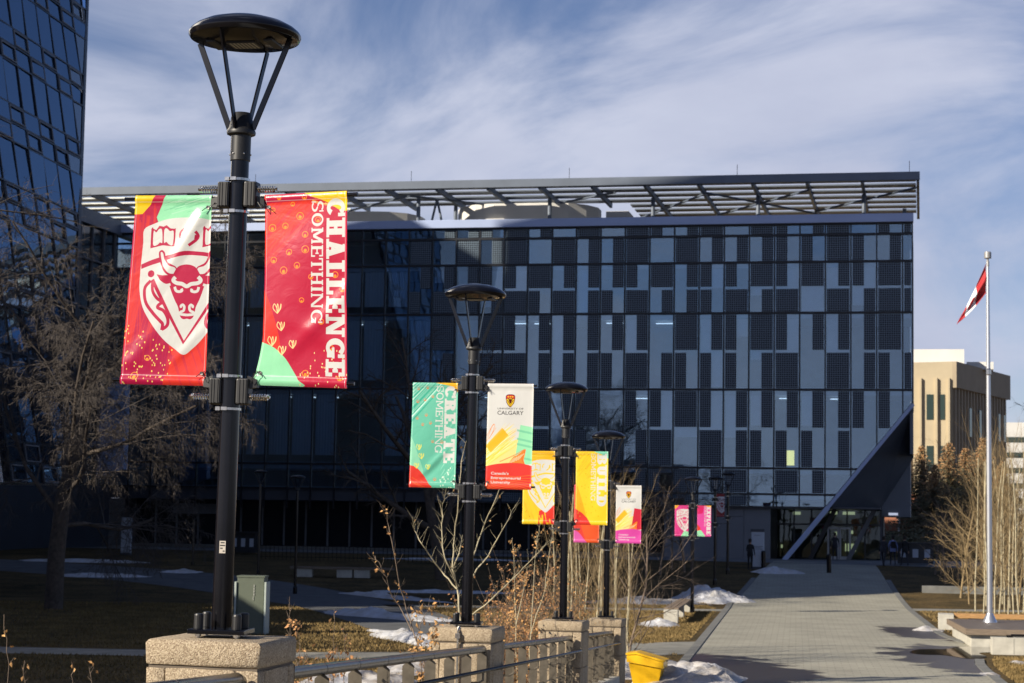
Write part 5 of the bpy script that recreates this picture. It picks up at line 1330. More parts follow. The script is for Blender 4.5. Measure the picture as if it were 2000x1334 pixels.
big = dict(lev=5, n=[14, 9, 8, 7, 5], t0=[.26, .22, .2, .15, .1], ang=[52, 45, 45, 42, 40], len=[.60, .56, .58, .58, .6], rr=[.34, .42, .48, .55, .6], jit=.13, bend=[.12, .25, -.12, -.4, -.7], minr=.006)
tree('tall_bare_tree', 'tall bare tree with a dense drooping crown at the left edge, before the glass tower', 'tree', (-17.4, 77.1, 0), 4, 11.2, .36, big, bark_d, bark_t)
mid = dict(lev=4, n=[7, 7, 8, 7], t0=[.25, .25, .2, .1], ang=[38, 42, 44, 42], len=[.75, .6, .5, .45], rr=[.7, .55, .55, .6], jit=.15, bend=[.1, .1, .0, -.2])
tree('bare_tree', 'dark bare tree with forked stems behind the green CREATE banner, before the glass facade', 'tree', (-3.4, 104, .25), 21, 8.2, .34, mid, bark_d, bark_d, lean=(-.25, 0))
shade_tree = tree('bare_tree', 'bare tree left of the photo whose thin shadows streak across the walk', 'tree', (-16.5, 41, 0), 61, 7.6, .20, mid, bark_d, bark_d)
copy_thing(shade_tree, (-18.5, 50, 0), 1.9, 1.1, 'second bare tree left of the photo, farther along the lawn')
copy_thing(shade_tree, (-15.0, 34, 0), 4.0, .95, 'third bare tree left of the photo, nearest to the rail')
far = dict(lev=4, n=[8, 7, 7, 6], t0=[.3, .2, .2, .1], ang=[45, 42, 44, 42], len=[.6, .55, .5, .45], rr=[.6, .55, .55, .6], jit=.15, bend=[.1, .1, .0, -.1])
tree('bare_tree', 'dark bare tree rising behind the birches at the right edge, beside the beige building', 'tree', (30.2, 112, .5), 8, 8.0, .22, far, bark_d, bark_d)
small = dict(lev=3, n=[9, 6, 6], t0=[.35, .2, .15], ang=[35, 40, 42], len=[.45, .5, .5], rr=[.5, .55, .6], jit=.12, bend=[.1, .25, .1])
ws = tree('young_tree', 'young bare tree in shade, leftmost of three before the grey wall', 'tree', gp(1289, 1122), 31, 4.2, .07, small, bark_g, bark_d, 'young trees in shade left of the walk')
copy_thing(ws, gp(1312, 1112), 1.2, .95, 'young bare tree in shade, middle one of three before the grey wall')
copy_thing(ws, gp(1337, 1118), 2.9, 1.05, 'young bare tree in shade right beside the pink banners')
copy_thing(ws, gp(1262, 1128), 4.0, 1.0, 'young bare tree in shade between the fourth lamp post and the pink banners')
# saplings on the right, in the shade of the buildings
for k, (px, py) in enumerate(((1826, 1122), (1846, 1140), (1872, 1132), (1897, 1140))):
    copy_thing(ws, gp(px, py), k*1.3, .8+.08*k, ['sapling in shade beside the dark recycling station', 'sapling in shade, second of four right of the recycling station', 'sapling in shade, third of four, left of the flagpole', 'sapling in shade just left of the flagpole'][k], 'saplings in shade on the right')

# young aspens: pale lower stems, dense upright olive twigs
asp = dict(lev=3, n=[17, 6, 5], t0=[.12, .15, .1], ang=[30, 32, 35], len=[.30, .45, .5], rr=[.42, .5, .6], jit=.045, bend=[.05, .5, .2])
protos = []
spots = [(1921, 1199), (1932, 1206), (1943, 1200), (1951, 1204), (1962, 1196), (1969, 1205), (1980, 1201), (1991, 1207), (1999, 1198), (1905, 1194), (1958, 1180), (1987, 1182), (1926, 1184), (2008, 1204), (1973, 1188)]
where = ['directly right of the flagpole foot', 'second right of the flagpole', 'third right of the flagpole', 'in the near row, fourth from the flagpole', 'in the near row, fifth from the flagpole', 'sixth from the flagpole in the near row', 'seventh from the flagpole in the near row', 'near the right edge, before the timber seat', 'at the very right edge of the photo', 'standing alone left of the flagpole', 'in the rear row behind the timber seat', 'in the rear row near the right edge', 'in the rear row just right of the flagpole', 'partly cut by the right edge', 'in the middle of the rear row']
ra = random.Random(77)
for k, (px, py) in enumerate(spots):
    loc = gp(px, py)
    lab = 'slender pale aspen '+where[k]
    if k < 4: protos.append(tree('aspen', lab, 'aspen tree', loc, 100+k, 6.6, .036, asp, bark_p, bark_o, 'young aspens beside the flagpole', lean=(ra.uniform(-.05, .05), 0), m_limb=bark_o))
    else: copy_thing(protos[k % 4], loc, ra.uniform(0, 6), ra.uniform(.8, 1.1), lab, 'young aspens beside the flagpole')
spots = [(1.62, 50), (1.95, 53), (2.25, 51), (2.5, 55), (2.75, 52), (3.0, 56), (3.2, 53.5), (2.1, 57), (1.3, 54), (1.8, 55.5), (2.4, 53.6), (2.65, 57), (1.5, 51.8), (2.95, 50.6)]
where = ['just right of the third lamp post', 'second one right of the third post', 'in the middle of the clump between the third and fourth posts', 'rear middle of the clump beside the fourth post', 'left beside the fourth lamp post', 'rearmost, behind the fourth lamp post', 'right of the fourth lamp post', 'at the back of the clump', 'left of the third lamp post', 'thin and set back, second from the left of the clump', 'thin, in the heart of the clump', 'thin, near the rear right of the clump', 'thin, low and near the front left of the clump', 'nearest to the fourth pillar']
for k, (x, y) in enumerate(spots):
    copy_thing(protos[k % 4], (x, y, 0), ra.uniform(0, 6), ra.uniform(.50, .68), 'young aspen stem '+where[k], 'aspen clump behind the fourth post')
wide = dict(lev=3, n=[16, 7, 6], t0=[.05, .15, .1], ang=[50, 40, 38], len=[.55, .5, .5], rr=[.5, .5, .6], jit=.08, bend=[.05, .3, .1])
tree('bare_shrub', 'spreading bare shrub whose twigs fan out right of the fourth lamp post', 'shrub', (3.1, 52, 0), 55, 3.6, .035, wide, bark_g, bark_g)
tree('bare_shrub', 'tan bushy shrub behind the flagpole, before the spruces', 'shrub', gp(1876, 1168), 56, 4.4, .06, wide, bark_o, bark_o)
tree('bare_shrub', 'tan bushy shrub left of the other one, in front of the dark spruces', 'shrub', gp(1838, 1120), 57, 3.0, .06, wide, bark_g, bark_g)
tree('bare_shrub', 'golden brown bush right behind the flagpole foot, among the aspens', 'shrub', gp(1940, 1186), 71, 3.6, .05, wide, bark_o, bark_o)
tree('bare_shrub', 'golden brown bush at the right edge, behind the timber seat', 'shrub', gp(1990, 1186), 72, 4.2, .05, wide, bark_o, bark_o)
tree('bare_shrub', 'leafless golden bush left of the flagpole, beside the lone aspen', 'shrub', gp(1893, 1180), 73, 3.4, .045, wide, bark_o, bark_o)
tree('bare_shrub', 'tall twiggy shrub behind the row of aspens at the right edge', 'shrub', gp(1966, 1150), 58, 6.4, .06, wide, bark_o, bark_o)

# hand shaped little tree and leafy sprigs beside the rail
def leaves(r, pts, n, size, spread):
    V = []; F = []
    for _ in range(n):
        p = r.choice(pts)+Vector((r.gauss(0, spread), r.gauss(0, spread), r.gauss(0, spread)))
        a = Vector((r.gauss(0, 1), r.gauss(0, 1), r.gauss(0, 1)-.8)).normalized(); b = a.orthogonal().normalized(); c = a.cross(b)
        s = size*r.uniform(.6, 1.3); i = len(V)
        V += [p, p+a*s*.5+b*s*.32+c*s*.1, p+a*s, p+a*s*.5-b*s*.32+c*s*.1, p+a*s*.5-c*s*.08]
        F += [(i, i+1, i+4), (i+1, i+2, i+4), (i+2, i+3, i+4), (i+3, i, i+4)]
    return np.array([tuple(v) for v in V], np.float32), np.array(F, np.int32)
def sprig(name, label, cat, Y, limbs, r0, m, nleaf=0, lsize=.045, twigs=5, tl=.18, seed=1, group=None, lm=None, dz=0.0):
    r = random.Random(seed); base = at(limbs[0][0][0], limbs[0][0][1], Y); foot = Vector((base.x, Y, 0))
    t = thing(name, label, cat, foot, 0, group); main = []; tw = []; tips = []
    for k, L in enumerate(limbs):
        P = [at(px, py, Y+(L_y(k, i)*dz))-foot for i, (px, py) in enumerate(L)]
        if k == 0: P = [Vector((P[0].x, 0, -.05))]+P
        P = [Vector(p) for p in [tuple(q_) for q_ in P]]
        S3 = []
        for i in range(len(P)-1):
            for q_ in range(4): S3.append(P[i].lerp(P[i+1], q_/4)+Vector((r.gauss(0, .006), r.gauss(0, .02), r.gauss(0, .006))))
        S3.append(P[-1])
        ra0 = r0 if k == 0 else r0*.6
        R = [max(.0022, ra0*(1-.85*i/(len(S3)-1))) for i in range(len(S3))]
        main.append((S3, R))
        for i in range(3, len(S3)-1):
            for _ in range(twigs if r.random() < .55 else 1):
                if S3[i].z < .8: continue
                d = (S3[i+1]-S3[i]).normalized(); s_ = Vector((r.choice([-1, 1])*r.uniform(.4, 1), r.uniform(-.8, .8), r.uniform(.1, .9)))
                q_ = wander(r, S3[i], d*.6+s_, tl*r.uniform(.25, 1.3), 3, .15, Vector((0, 0, .3))); tw.append((q_, [.0022, .0019, .0015, .001])); tips += q_[1:]
    V, F = tubes(main, 6); np_obj('stem', V, F, m, t)
    if tw: V, F = tubes(tw, 3); np_obj('twigs', V, F, m, t, kind='stuff')
    if nleaf: V, F = leaves(r, tips, nleaf, lsize, .012); np_obj('dry_leaves', V, F, lm or leaf_o, t, smooth=False, kind='stuff')
    return t
def L_y(k, i): return ((k*37+i*17) % 7-3)/3*(1 if i else 0)
sprig('small_pale_tree', 'small leafless tree with pale sunlit stems right behind the second lamp post', 'tree', 27,
      [[(905, 1334), (900, 1215), (893, 1150), (885, 1110), (888, 1050), (896, 960), (905, 885), (915, 850)], [(893, 1150), (860, 1115), (825, 1062), (808, 1035), (806, 1008)], [(888, 1130), (868, 1090), (862, 1040), (866, 985), (872, 950)], [(905, 1212), (960, 1172), (1010, 1120), (1052, 1078), (1066, 1060)], [(912, 1140), (952, 1085), (990, 1020), (1008, 985)], [(915, 1110), (940, 1040), (968, 975), (1000, 900)], [(885, 1110), (897, 1080), (903, 1045)]], .020, bark_p, 14, .05, 2, .20, 3, dz=.25)
sprig('leafy_sprig', 'arching sprig with a few dry leaves left of the second stone pillar', 'shrub', 22, [[(862, 1400), (815, 1255), (788, 1170), (768, 1080), (757, 1015), (752, 985)], [(806, 1230), (770, 1170), (748, 1115), (732, 1085)], [(812, 1250), (826, 1210), (838, 1180)]], .012, bark_g, 46, .05, 3, .14, 4, dz=.2)
sprig('leafy_sprig', 'cluster of dry orange leaves on thin stems just left of the second pillar', 'shrub', 21, [[(830, 1420), (822, 1290), (818, 1230), (812, 1190)], [(826, 1340), (842, 1270), (846, 1215)], [(826, 1380), (795, 1310), (800, 1260)]], .010, bark_g, 130, .05, 5, .13, 5, dz=.25)
for k, (a, lab) in enumerate([([(590, 1420), (586, 1320), (583, 1260), (580, 1215)], 'short leafy sprig right beside the nearest pillar'), ([(605, 1440), (603, 1330), (600, 1270)], 'second short leafy sprig right of the nearest pillar'), ([(648, 1440), (650, 1330), (652, 1270), (653, 1190)], 'short sprig with curled leaves above the rail, third from the nearest pillar'), ([(672, 1440), (673, 1320), (676, 1262), (668, 1225)], 'short sprig with curled leaves above the rail, farthest from the nearest pillar'), ([(566, 1400), (565, 1300), (567, 1220), (566, 1165)], 'tall thin stem with a few leaves at its tip right of the green cabinet'), ([(635, 1440), (636, 1340), (628, 1300)], 'low leafy sprig behind the rail between its taller neighbours')]):
    sprig('leafy_sprig', lab, 'shrub', 16+k*.5, [a, [(a[1][0], a[1][1]), (a[1][0]-16, a[1][1]-55)], [(a[1][0], a[1][1]), (a[1][0]+14, a[1][1]-38)]], .006, bark_g, [60, 36, 34, 40, 12, 40][k], .042, 4, .07, 40+k, 'leafy sprigs beside the rail', leaf_b, dz=.1)
for k, (a, lab) in enumerate([([(20, 1500), (14, 1300), (8, 1200)], 'thin weed stem at the left edge of the photo'), ([(45, 1500), (46, 1330), (48, 1290)], 'thin weed stem with two dry leaves, near the bottom left corner'), ([(140, 1500), (142, 1330), (140, 1290)], 'thin weed stem with a lone leaf left of the nearest pillar'), ([(178, 1500), (178, 1330), (174, 1302)], 'thin weed stem just left of the nearest pillar')]):
    sprig('weed_stem', lab, 'weed', 15+k*.4, [a], .004, bark_g, 8, .04, 1, .06, 70+k, 'weed stems at the bottom left')
def leafy_shrub(x, y, h, w, n, seed, label, m=leaf_b):
    x = min(x, fence_x(y)-1.1) if y < 44 else x
    r = random.Random(seed); t = thing('leafy_shrub', label, 'shrub', (x, y, 0), 0, 'brown leaved shrubs behind the rail'); polys = []; tips = []
    for k in range(26):
        a = r.uniform(0, 6.28); d = Vector((math.cos(a)*w*.45, math.sin(a)*w*.45, h)); P = wander(r, Vector((r.uniform(-.2, .2), r.uniform(-.2, .2), 0)), d, h*r.uniform(.7, 1.15), 6, .09, Vector((0, 0, .2)))
        polys.append((P, [.008-.001*i for i in range(7)])); tips += P[1:]
        for q_ in P[1:-1]:
            for _ in range(3):
                T_2 = wander(r, q_, Vector((r.gauss(0, 1), r.gauss(0, 1), .8)), r.uniform(.12, .4), 3, .15, Vector((0, 0, .3))); polys.append((T_2, [.004, .003, .002, .0015])); tips += T_2[1:]
    V, F = tubes(polys, 3); np_obj('twigs', V, F, bark_g, t, kind='stuff'); V, F = leaves(r, tips, n, .05, .015); np_obj('dry_leaves', V, F, m, t, False, 'stuff'); return t
leafy_shrub(.25, 31, 2.3, .9, 1700, 1, 'brown leaved shrub between the second and third pillars, nearest the second')
leafy_shrub(.55, 33.5, 2.2, .9, 1600, 2, 'brown leaved shrub filling the gap left of the third pillar', leaf_o)
leafy_shrub(.05, 36, 2.6, 1, 1600, 3, 'taller brown leaved shrub behind the gap left of the third pillar')
leafy_shrub(.75, 39, 2.9, 1, 1500, 4, 'brown leaved shrub directly left of the third lamp post')
leafy_shrub(1.15, 43, 2.5, 1.1, 500, 5, 'brown leaved shrub seen behind the third pillar', leaf_o)
leafy_shrub(.35, 28.6, 2.0, .9, 1200, 7, 'brown leaved shrub close behind the rail, right of the second pillar')
leafy_shrub(.75, 32.0, 2.1, .9, 1300, 8, 'brown leaved shrub just left of the third pillar, behind the rail')
leafy_shrub(1.5, 46.5, 2.2, 1.2, 1100, 9, 'brown leaved shrub behind the farthest pillar', leaf_o)
leafy_shrub(.35, 41, 2.7, 1.2, 1200, 10, 'reddish brown leaved shrub farther back between the second and third pillars')
leafy_shrub(-.75, 29.5, 1.7, .8, 500, 6, 'low brown leaved shrub right behind the second pillar')
sprig('leafy_sprig', 'tall straight stem with pale leaves between the second and third lamp posts', 'shrub', 31, [[(1012, 1420), (1010, 1300), (1006, 1180), (1003, 1080), (1001, 1050)], [(1008, 1220), (1022, 1150), (1030, 1105)]], .012, bark_p, 120, .05, 5, .14, 91, dz=.2)
sprig('leafy_sprig', 'tall slender stem with leaves left of the third lamp post', 'shrub', 33, [[(1036, 1420), (1034, 1300), (1040, 1180), (1048, 1060), (1056, 1020)], [(1036, 1240), (1062, 1160), (1078, 1110)], [(1064, 1150), (1074, 1070), (1082, 1035)]], .016, bark_p, 90, .05, 5, .16, 92, dz=.2)

# spruces
needle_g = mat('dark spruce needles', (.085, .10, .055), .8, nscale=1.2, col2=(.16, .13, .07))
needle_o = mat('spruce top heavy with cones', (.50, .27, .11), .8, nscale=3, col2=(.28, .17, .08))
def spruce(name, label, loc, h, w, seed, group):
    t = thing(name, label, 'spruce', loc, 0, group); r = random.Random(seed)
    V, F = tubes([([Vector((0, 0, -.1)), Vector((0, 0, h*.5)), Vector((0, 0, h))], [.16, .09, .015])], 7); np_obj('trunk', V, F, bark_d, t)
    Vg = []; Fg = []; Vo = []; Fo = []
    nb = 300
    for k in range(nb):
        f = (k+r.random())/nb; z = h*(.06+.93*f); L = w*(1-f)**.85*r.uniform(.65, 1.15)+.12; a = k*2.4+r.uniform(-.4, .4)
        dx, dy = math.cos(a), math.sin(a); n = max(3, int(L/.10))
        for i in range(n):
            q_ = (i+.5)/n; px = dx*L*q_; py = dy*L*q_; pz = z-L*.35*q_+L*.22*q_*q_
            for _ in range(4 if f > .75 else 5):
                s_ = r.uniform(.10, .22); c = Vector((px+r.gauss(0, .07), py+r.gauss(0, .07), pz+r.gauss(0, .05)-.05))
                d1 = Vector((r.gauss(0, 1)+dx, r.gauss(0, 1)+dy, r.gauss(0, .5)-.45)).normalized()*s_; d2 = d1.orthogonal().normalized()*s_*.28
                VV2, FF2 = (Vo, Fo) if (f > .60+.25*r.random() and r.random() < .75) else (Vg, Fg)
                b = len(VV2); VV2 += [tuple(c-d2), tuple(c+d2), tuple(c+d1)]; FF2.append((b, b+1, b+2))
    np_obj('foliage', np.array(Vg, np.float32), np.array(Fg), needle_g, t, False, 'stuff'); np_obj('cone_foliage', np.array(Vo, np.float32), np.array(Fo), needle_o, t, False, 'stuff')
    return t
SG = 'spruces behind the right lawn'
for k, (px, ty, Y, w, lab) in enumerate(((1800, 868, 160, 2.5, 'dark spruce with a brown top right beside the end of the glass building'), (1853, 862, 163, 2.7, 'spruce with a brown top, second from the glass building'), (1886, 872, 166, 2.6, 'spruce with a brown top, third from the glass building'), (1921, 852, 168, 2.7, 'spruce with a brown top hidden partly by the flagpole'), (1826, 905, 158, 2.3, 'shorter dark spruce between the first and second brown topped ones'), (1958, 900, 165, 2.6, 'dark spruce behind the aspens at the right'))):
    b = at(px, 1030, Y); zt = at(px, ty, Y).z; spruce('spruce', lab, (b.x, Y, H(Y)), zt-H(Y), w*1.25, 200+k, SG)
# lone evergreens fill behind the low brick building
hd = thing('hedge', 'dark hedge line along the far side of the right lawn', 'hedge', (38, 150, 1.5)); r = random.Random(4); Vh = []; Fh = []
for _ in range(9000):
    c = Vector((r.uniform(-13, 18), r.uniform(-1.2, 1.2), abs(r.gauss(0, .8)))); d1 = Vector((r.gauss(0, 1), r.gauss(0, 1), r.gauss(0, 1))).normalized()*.25; d2 = d1.orthogonal().normalized()*.09
    b = len(Vh); Vh += [tuple(c-d2), tuple(c+d2), tuple(c+d1)]; Fh.append((b, b+1, b+2))
np_obj('foliage', np.array(Vh, np.float32), np.array(Fh), needle_g, hd, False, 'stuff')
# ---------------------------------------------------------------- snow
def mound(name, label, cx, cy, rx, ry, h, seed, z0=None, rot=0, dirt=False, group='patches of old snow'):
    r = random.Random(seed); from mathutils import noise
    V = []; F = []; n = 40; nr = 14
    z0 = H(cy) if z0 is None else z0
    for i in range(nr+1):
        f = i/nr
        for k in range(n):
            a = 2*math.pi*k/n; rr = 1+.35*noise.noise(Vector((math.cos(a)*1.6+seed, math.sin(a)*1.6, 0)))+.12*noise.noise(Vector((math.cos(a)*5+seed, math.sin(a)*5, 3)))
            x = rx*f*rr*math.cos(a); y = ry*f*rr*math.sin(a)
            X = x*math.cos(rot)-y*math.sin(rot); Y = x*math.sin(rot)+y*math.cos(rot)
            z = h*(1-f**1.6)*(.70+.7*noise.noise(Vector((X*1.3/max(.3, min(rx, ry))*.6, Y*.9, seed))))+h*.38*noise.noise(Vector((X*3, Y*3, seed)))*(1-f*f)
            V.append((X, Y, max(z, -.02) if f < 1 else -.03+ (H(cy+Y)-z0)))
            if f < 1: V[-1] = (X, Y, max(z, 0)+.02*(1-f)+H(cy+Y)-H(cy))
    for i in range(nr):
        for k in range(n): F.append((i*n+k, i*n+(k+1) % n, (i+1)*n+(k+1) % n, (i+1)*n+k))
    o = MB().add(V, F).build(name, snow_dirty if dirt else snow, smooth=True, loc=(cx, cy, z0)); tag(o, label, 'snow', group); return o
snow_dirty = mat('dirty melting snow', (.56, .56, .58), .6, 0, .3, nscale=2.2, bump=.8, bscale=7, col2=(.30, .26, .21), bdist=.06, detail=9)
mound('snow_pile', 'large heap of snow beside the walk, just behind the post with the pink banners', 9.5, 94.5, 1.9, 2.6, .8, 1)
mound('snow_patch', 'low snow tongue reaching left from the large heap', 6.2, 91.0, 2.6, 1.2, .35, 2, dirt=True)
mound('snow_pile', 'snow heaped against the near end of the concrete bench', 5.35, 72.0, .95, 1.3, .26, 3)
mound('snow_pile', 'dirty melting snow heap right of the yellow bin', 4.35, 46.9, 1.25, 2.4, .52, 5, dirt=True)
mound('snow_patch', 'dirty snow behind the yellow bin, against the rail end', 2.95, 49.2, .75, 2.2, .33, 6, dirt=True)
mound('snow_patch', 'thin melting snow at the left side of the paved walk behind the bin', 3.9, 52.4, .8, 1.6, .12, 16, dirt=True)
mound('snow_patch', 'long snow strip on the near edge of the curving side walk', -4.6, 75.5, 1.0, 5.2, .30, 7, rot=.62)
mound('snow_patch', 'sunlit snow where the side walk passes left of the second pillar', -2.7, 60.5, .75, 5.5, .30, 8, rot=.32)
mound('snow_patch', 'snow patch low beside the second pillar, seen under the rail', -2.1, 49.6, 1.1, 2.6, .30, 9, dirt=True)
mound('snow_patch', 'snow patch under the rail between the first two pillars', -3.3, 45.2, 1.2, 1.6, .30, 10, dirt=True)
mound('snow_patch', 'narrow snow strip on the far edge of the curving side walk', -5.6, 92.5, .5, 4.2, .25, 11, rot=.72)
mound('snow_patch', 'thin snow line in shade between the second lamp post and the side walk', -3.3, 96.5, 3.6, .6, .15, 12)
mound('snow_patch', 'snow line at the foot of the building behind the second lamp post', -3.2, 118, 4.2, .7, .15, 13)
mound('snow_patch', 'snow line at the foot of the building left of the tallest post', -23.5, 112, 4, .8, .2, 14)
mound('snow_patch', 'shaded snow beside the trunk of the tall bare tree', -21, 103, 2.6, .9, .2, 15)
mound('snow_patch', 'small snow patch near the short lamp post on the left', -17.3, 106, 1.2, .7, .2, 17)
mound('snow_patch', 'snow by the near corner of the timber deck', 15.0, 71.6, .6, .7, .16, 18, dirt=True)
mound('snow_patch', 'tiny snow lump at the right edge of the walk near the bottom right', 12.0, 50.2, .28, .6, .07, 19, dirt=True)
mound('snow_patch', 'scrap of snow on the grass before the concrete block at the bottom right', 13.9, 54.6, .35, .55, .07, 20, dirt=True)
mound('snow_pile', 'low snow heap in shade in front of the standing person', 15.0, 112.0, 1.5, 1.2, .4, 21)

# ---------------------------------------------------------------- bin, cabinet, benches, deck, flagpole
ypl = mat('yellow plastic', (.80, .46, .012), .38, noise=.12, nscale=3, bump=.1, bscale=8)
yb = thing('yellow_bin', 'yellow plastic grit bin with a rimmed lid, beside the end of the rail', 'bin', (3.20, 46.0, 0), -TH)
def taper(w0, d0, w1, d1, z0, z1): return [(-w0, -d0, z0), (w0, -d0, z0), (w0, d0, z0), (-w0, d0, z0), (-w1, -d1, z1), (w1, -d1, z1), (w1, d1, z1), (-w1, d1, z1)]
BXF = [(0,3,2,1),(4,5,6,7),(0,1,5,4),(1,2,6,5),(2,3,7,6),(3,0,4,7)]
V = taper(.29, .26, .38, .34, .0, .46); V[5] = (.37, -.33, .38); V[6] = (.37, .33, .38); MB().add(V, BXF).build('body', ypl, yb)
MB().prism([(-.42, .49), (-.42, .645), (-.20, .655), (.42, .50), (.42, .36)], -.38, .38, 'y').build('rim', ypl, yb)
lid = MB().prism([(-.44, .648), (-.44, .69), (-.20, .712), (.45, .545), (.45, .503), (-.20, .668)], -.40, .40, 'y').build('lid', ypl, yb)
MB().box((.452, -.06, .505), (.475, .06, .53)).build('lid_handle', black_plastic, lid)
cab_m = mat('grey green powder coat', (.115, .135, .10), .5, noise=.08, nscale=3)
cp = gp(485, 1234)
cb = thing('utility_cabinet', 'grey green utility cabinet standing on the lawn behind the nearest pillar', 'cabinet', (-8.0, 63.0, 0), -.05)
MB().bbox((-.42, -.35, 0), (.42, .35, 1.78), .02).build('body', cab_m, cb)
MB().box((-.44, -.37, 1.76), (.44, .37, 1.81)).build('cover', cab_m, cb)
for s_ in (-1, 1): MB().bbox((s_*.47-.03, -.40, 0), (s_*.47+.03, .30, 1.62), .008).build('side_guard', mat('pale guard plate', (.42, .48, .44), .5), cb)
mb = MB()
for k in range(4): mb.box((.10, -.372, 1.20+k*.09), (.125, -.3705+.004, 1.26+k*.09))
mb.box((.085, -.372, 1.05), (.10, -.366, 1.17)); mb.build('mark', mat('faded print', (.45, .45, .42), .7), cb)
# bench: concrete ends, long timber top
bn = thing('long_bench', 'concrete bench with a timber top lying along the left edge of the paved walk', 'bench', (5.97, 73.7, 0), -.145)
MB().bbox((-.26, 0, 0), (.26, .5, .50), .015).build('end_block', concrete, bn)
MB().bbox((-.2, 4.6, 0), (.2, 5.1, .50), .015).build('end_block', concrete, bn); MB().bbox((-.26, 9.6, 0), (.26, 10.1, .50), .015).build('end_block', concrete, bn)
for k in range(3): MB().bbox((-.27+k*.185, .30, .502), (-.27+k*.185+.17, 9.9, .56), .006).build('plank', wood_grey, bn)
# the low dark bench on the left lawn
b2 = thing('stone_bench', 'dark slab bench on pale blocks, in shade beside the curving side walk', 'bench', gp(668, 1128), -.05)
MB().bbox((-2.7, -.3, .42), (2.7, .3, .54), .01).build('slab', wood_grey, b2)
for x in (-1.9, .2, 1.1): MB().bbox((x-.45, -.25, 0), (x+.35, .25, .42), .01).build('block', concrete, b2)
# timber deck and concrete blocks around the flagpole
dk_ = thing('timber_deck', 'low timber deck on a concrete plinth around the flagpole foot', 'deck', (14.12, 61.8, 0), -.13)
MB().bbox((.12, .10, 0), (12, 6.6, .42), .01).build('plinth', concrete, dk_)
MB().box((-.05, -.06, .39), (12.2, -.01, .57)).build('edge_board', wood_grey, dk_); MB().box((-.06, -.01, .39), (-.01, 6.7, .57)).build('edge_board', wood_grey, dk_)
mat_deck = mat('dark stained decking', (.13, .105, .085), .55, 0, .4, .3, 4, stretch=(1, 8, 8))
for k in range(17): MB().bbox((-.005, -.005+k*.395, .535), (12, .375+k*.395, .57), .006).build('deck_board', mat_deck, dk_)
e1 = thing('concrete_block', 'white concrete block at the far corner of the timber deck', 'block', (15.55, 72.2, 0), -TH); MB().bbox((-.1, 0, 0), (.45, 1.3, .56), .02).build('block', concrete, e1)
e2 = thing('concrete_planter_wall', 'grey concrete block wall in front of the timber deck at the right edge', 'wall', (14.05, 58.4, 0), -.13); MB().bbox((0, 0, 0), (6, .45, .50), .015).build('wall_body', concrete, e2)
for x in (.62, 2.0): MB().box((x-.006, -.003, .02), (x+.006, .01, .48)).build('joint', dark_concrete, e2)
MB().box((.42, .08, .505), (.60, .14, .57)).build('bracket', steel_rail, e2); MB().box((.55, .08, .54), (6, .14, .60)).build('bar', steel_rail, e2)
ts = thing('timber_beam_bench', 'long honey coloured timber beam seat behind the deck, right of the flagpole', 'bench', (16.1, 72.4, 0), -.13)
for k in range(3): MB().bbox((0, .0+k*.2, .42), (12, .185+k*.2, .58), .01).build('beam', wood_warm, ts)
for k in range(4): MB().box((.5+k*3.3, .05, 0), (.9+k*3.3, .55, .42)).build('support', concrete, ts)
# puddle of melt water by the deck
pud_m = mat('melt water', (.03, .025, .02), .04, 0, .6)
V = [(11.7, 58.6), (12.3, 60.2), (13.2, 60.6), (13.9, 61.9), (14.9, 62.0), (15.6, 61.7), (14.6, 59.6), (13.8, 58.9), (13.6, 57.2), (12.9, 56.2), (12.5, 57.6), (11.9, 57.8)]
pp = smooth([(x, y) for x, y in V], True, 5)[:-1]
o = MB().add([(x, y, .018) for x, y in pp], [tuple(range(len(pp)))]).build('puddle', pud_m, fix=False); o['kind'] = 'structure'
if o.data.polygons[0].normal.z < 0: o.data.flip_normals()
alu = mat('brushed aluminium', (.62, .63, .66), .33, .85, noise=.05, nscale=30)
FP = Vector((15.88, 66.3, 0)); top_z = 13.10
fp = thing('flagpole', 'tall silver flagpole standing on the timber deck at the right', 'flagpole', (FP.x, FP.y, .57))
o = MB().lathe([(.098, 0), (.096, 1.0), (.085, 5), (.062, 9.5), (.05, top_z-1.3)], 20).build('pole', alu, fp, smooth=True); sharp(o)
o = MB().lathe([(.24, 0), (.235, .03), (.19, .12), (.13, .24), (.105, .30)], 24).build('base_flare', alu, fp, smooth=True); sharp(o)
MB().lathe([(.05, top_z-1.3), (.05, top_z-1.12), (.035, top_z-1.1), (.035, top_z-1.03), (.115, top_z-1.02), (.12, top_z-1.0), (.12, top_z-.84), (.105, top_z-.80), (.0, top_z-.79)], 16).build('truck_cap', mat('grey cap', (.35, .34, .33), .4, .4), fp)
MB().tube([(-.07, -.05, 1.4), (-.075, -.05, 5), (-.07, -.04, 9.4), (-.05, -.03, top_z-1.1)], .006, 5).build('halyard', white_p, fp)
MB().lathe([(.07, 8.15), (.095, 8.18), (.095, 8.34), (.07, 8.38)], 12).build('clamp', chrome, fp)
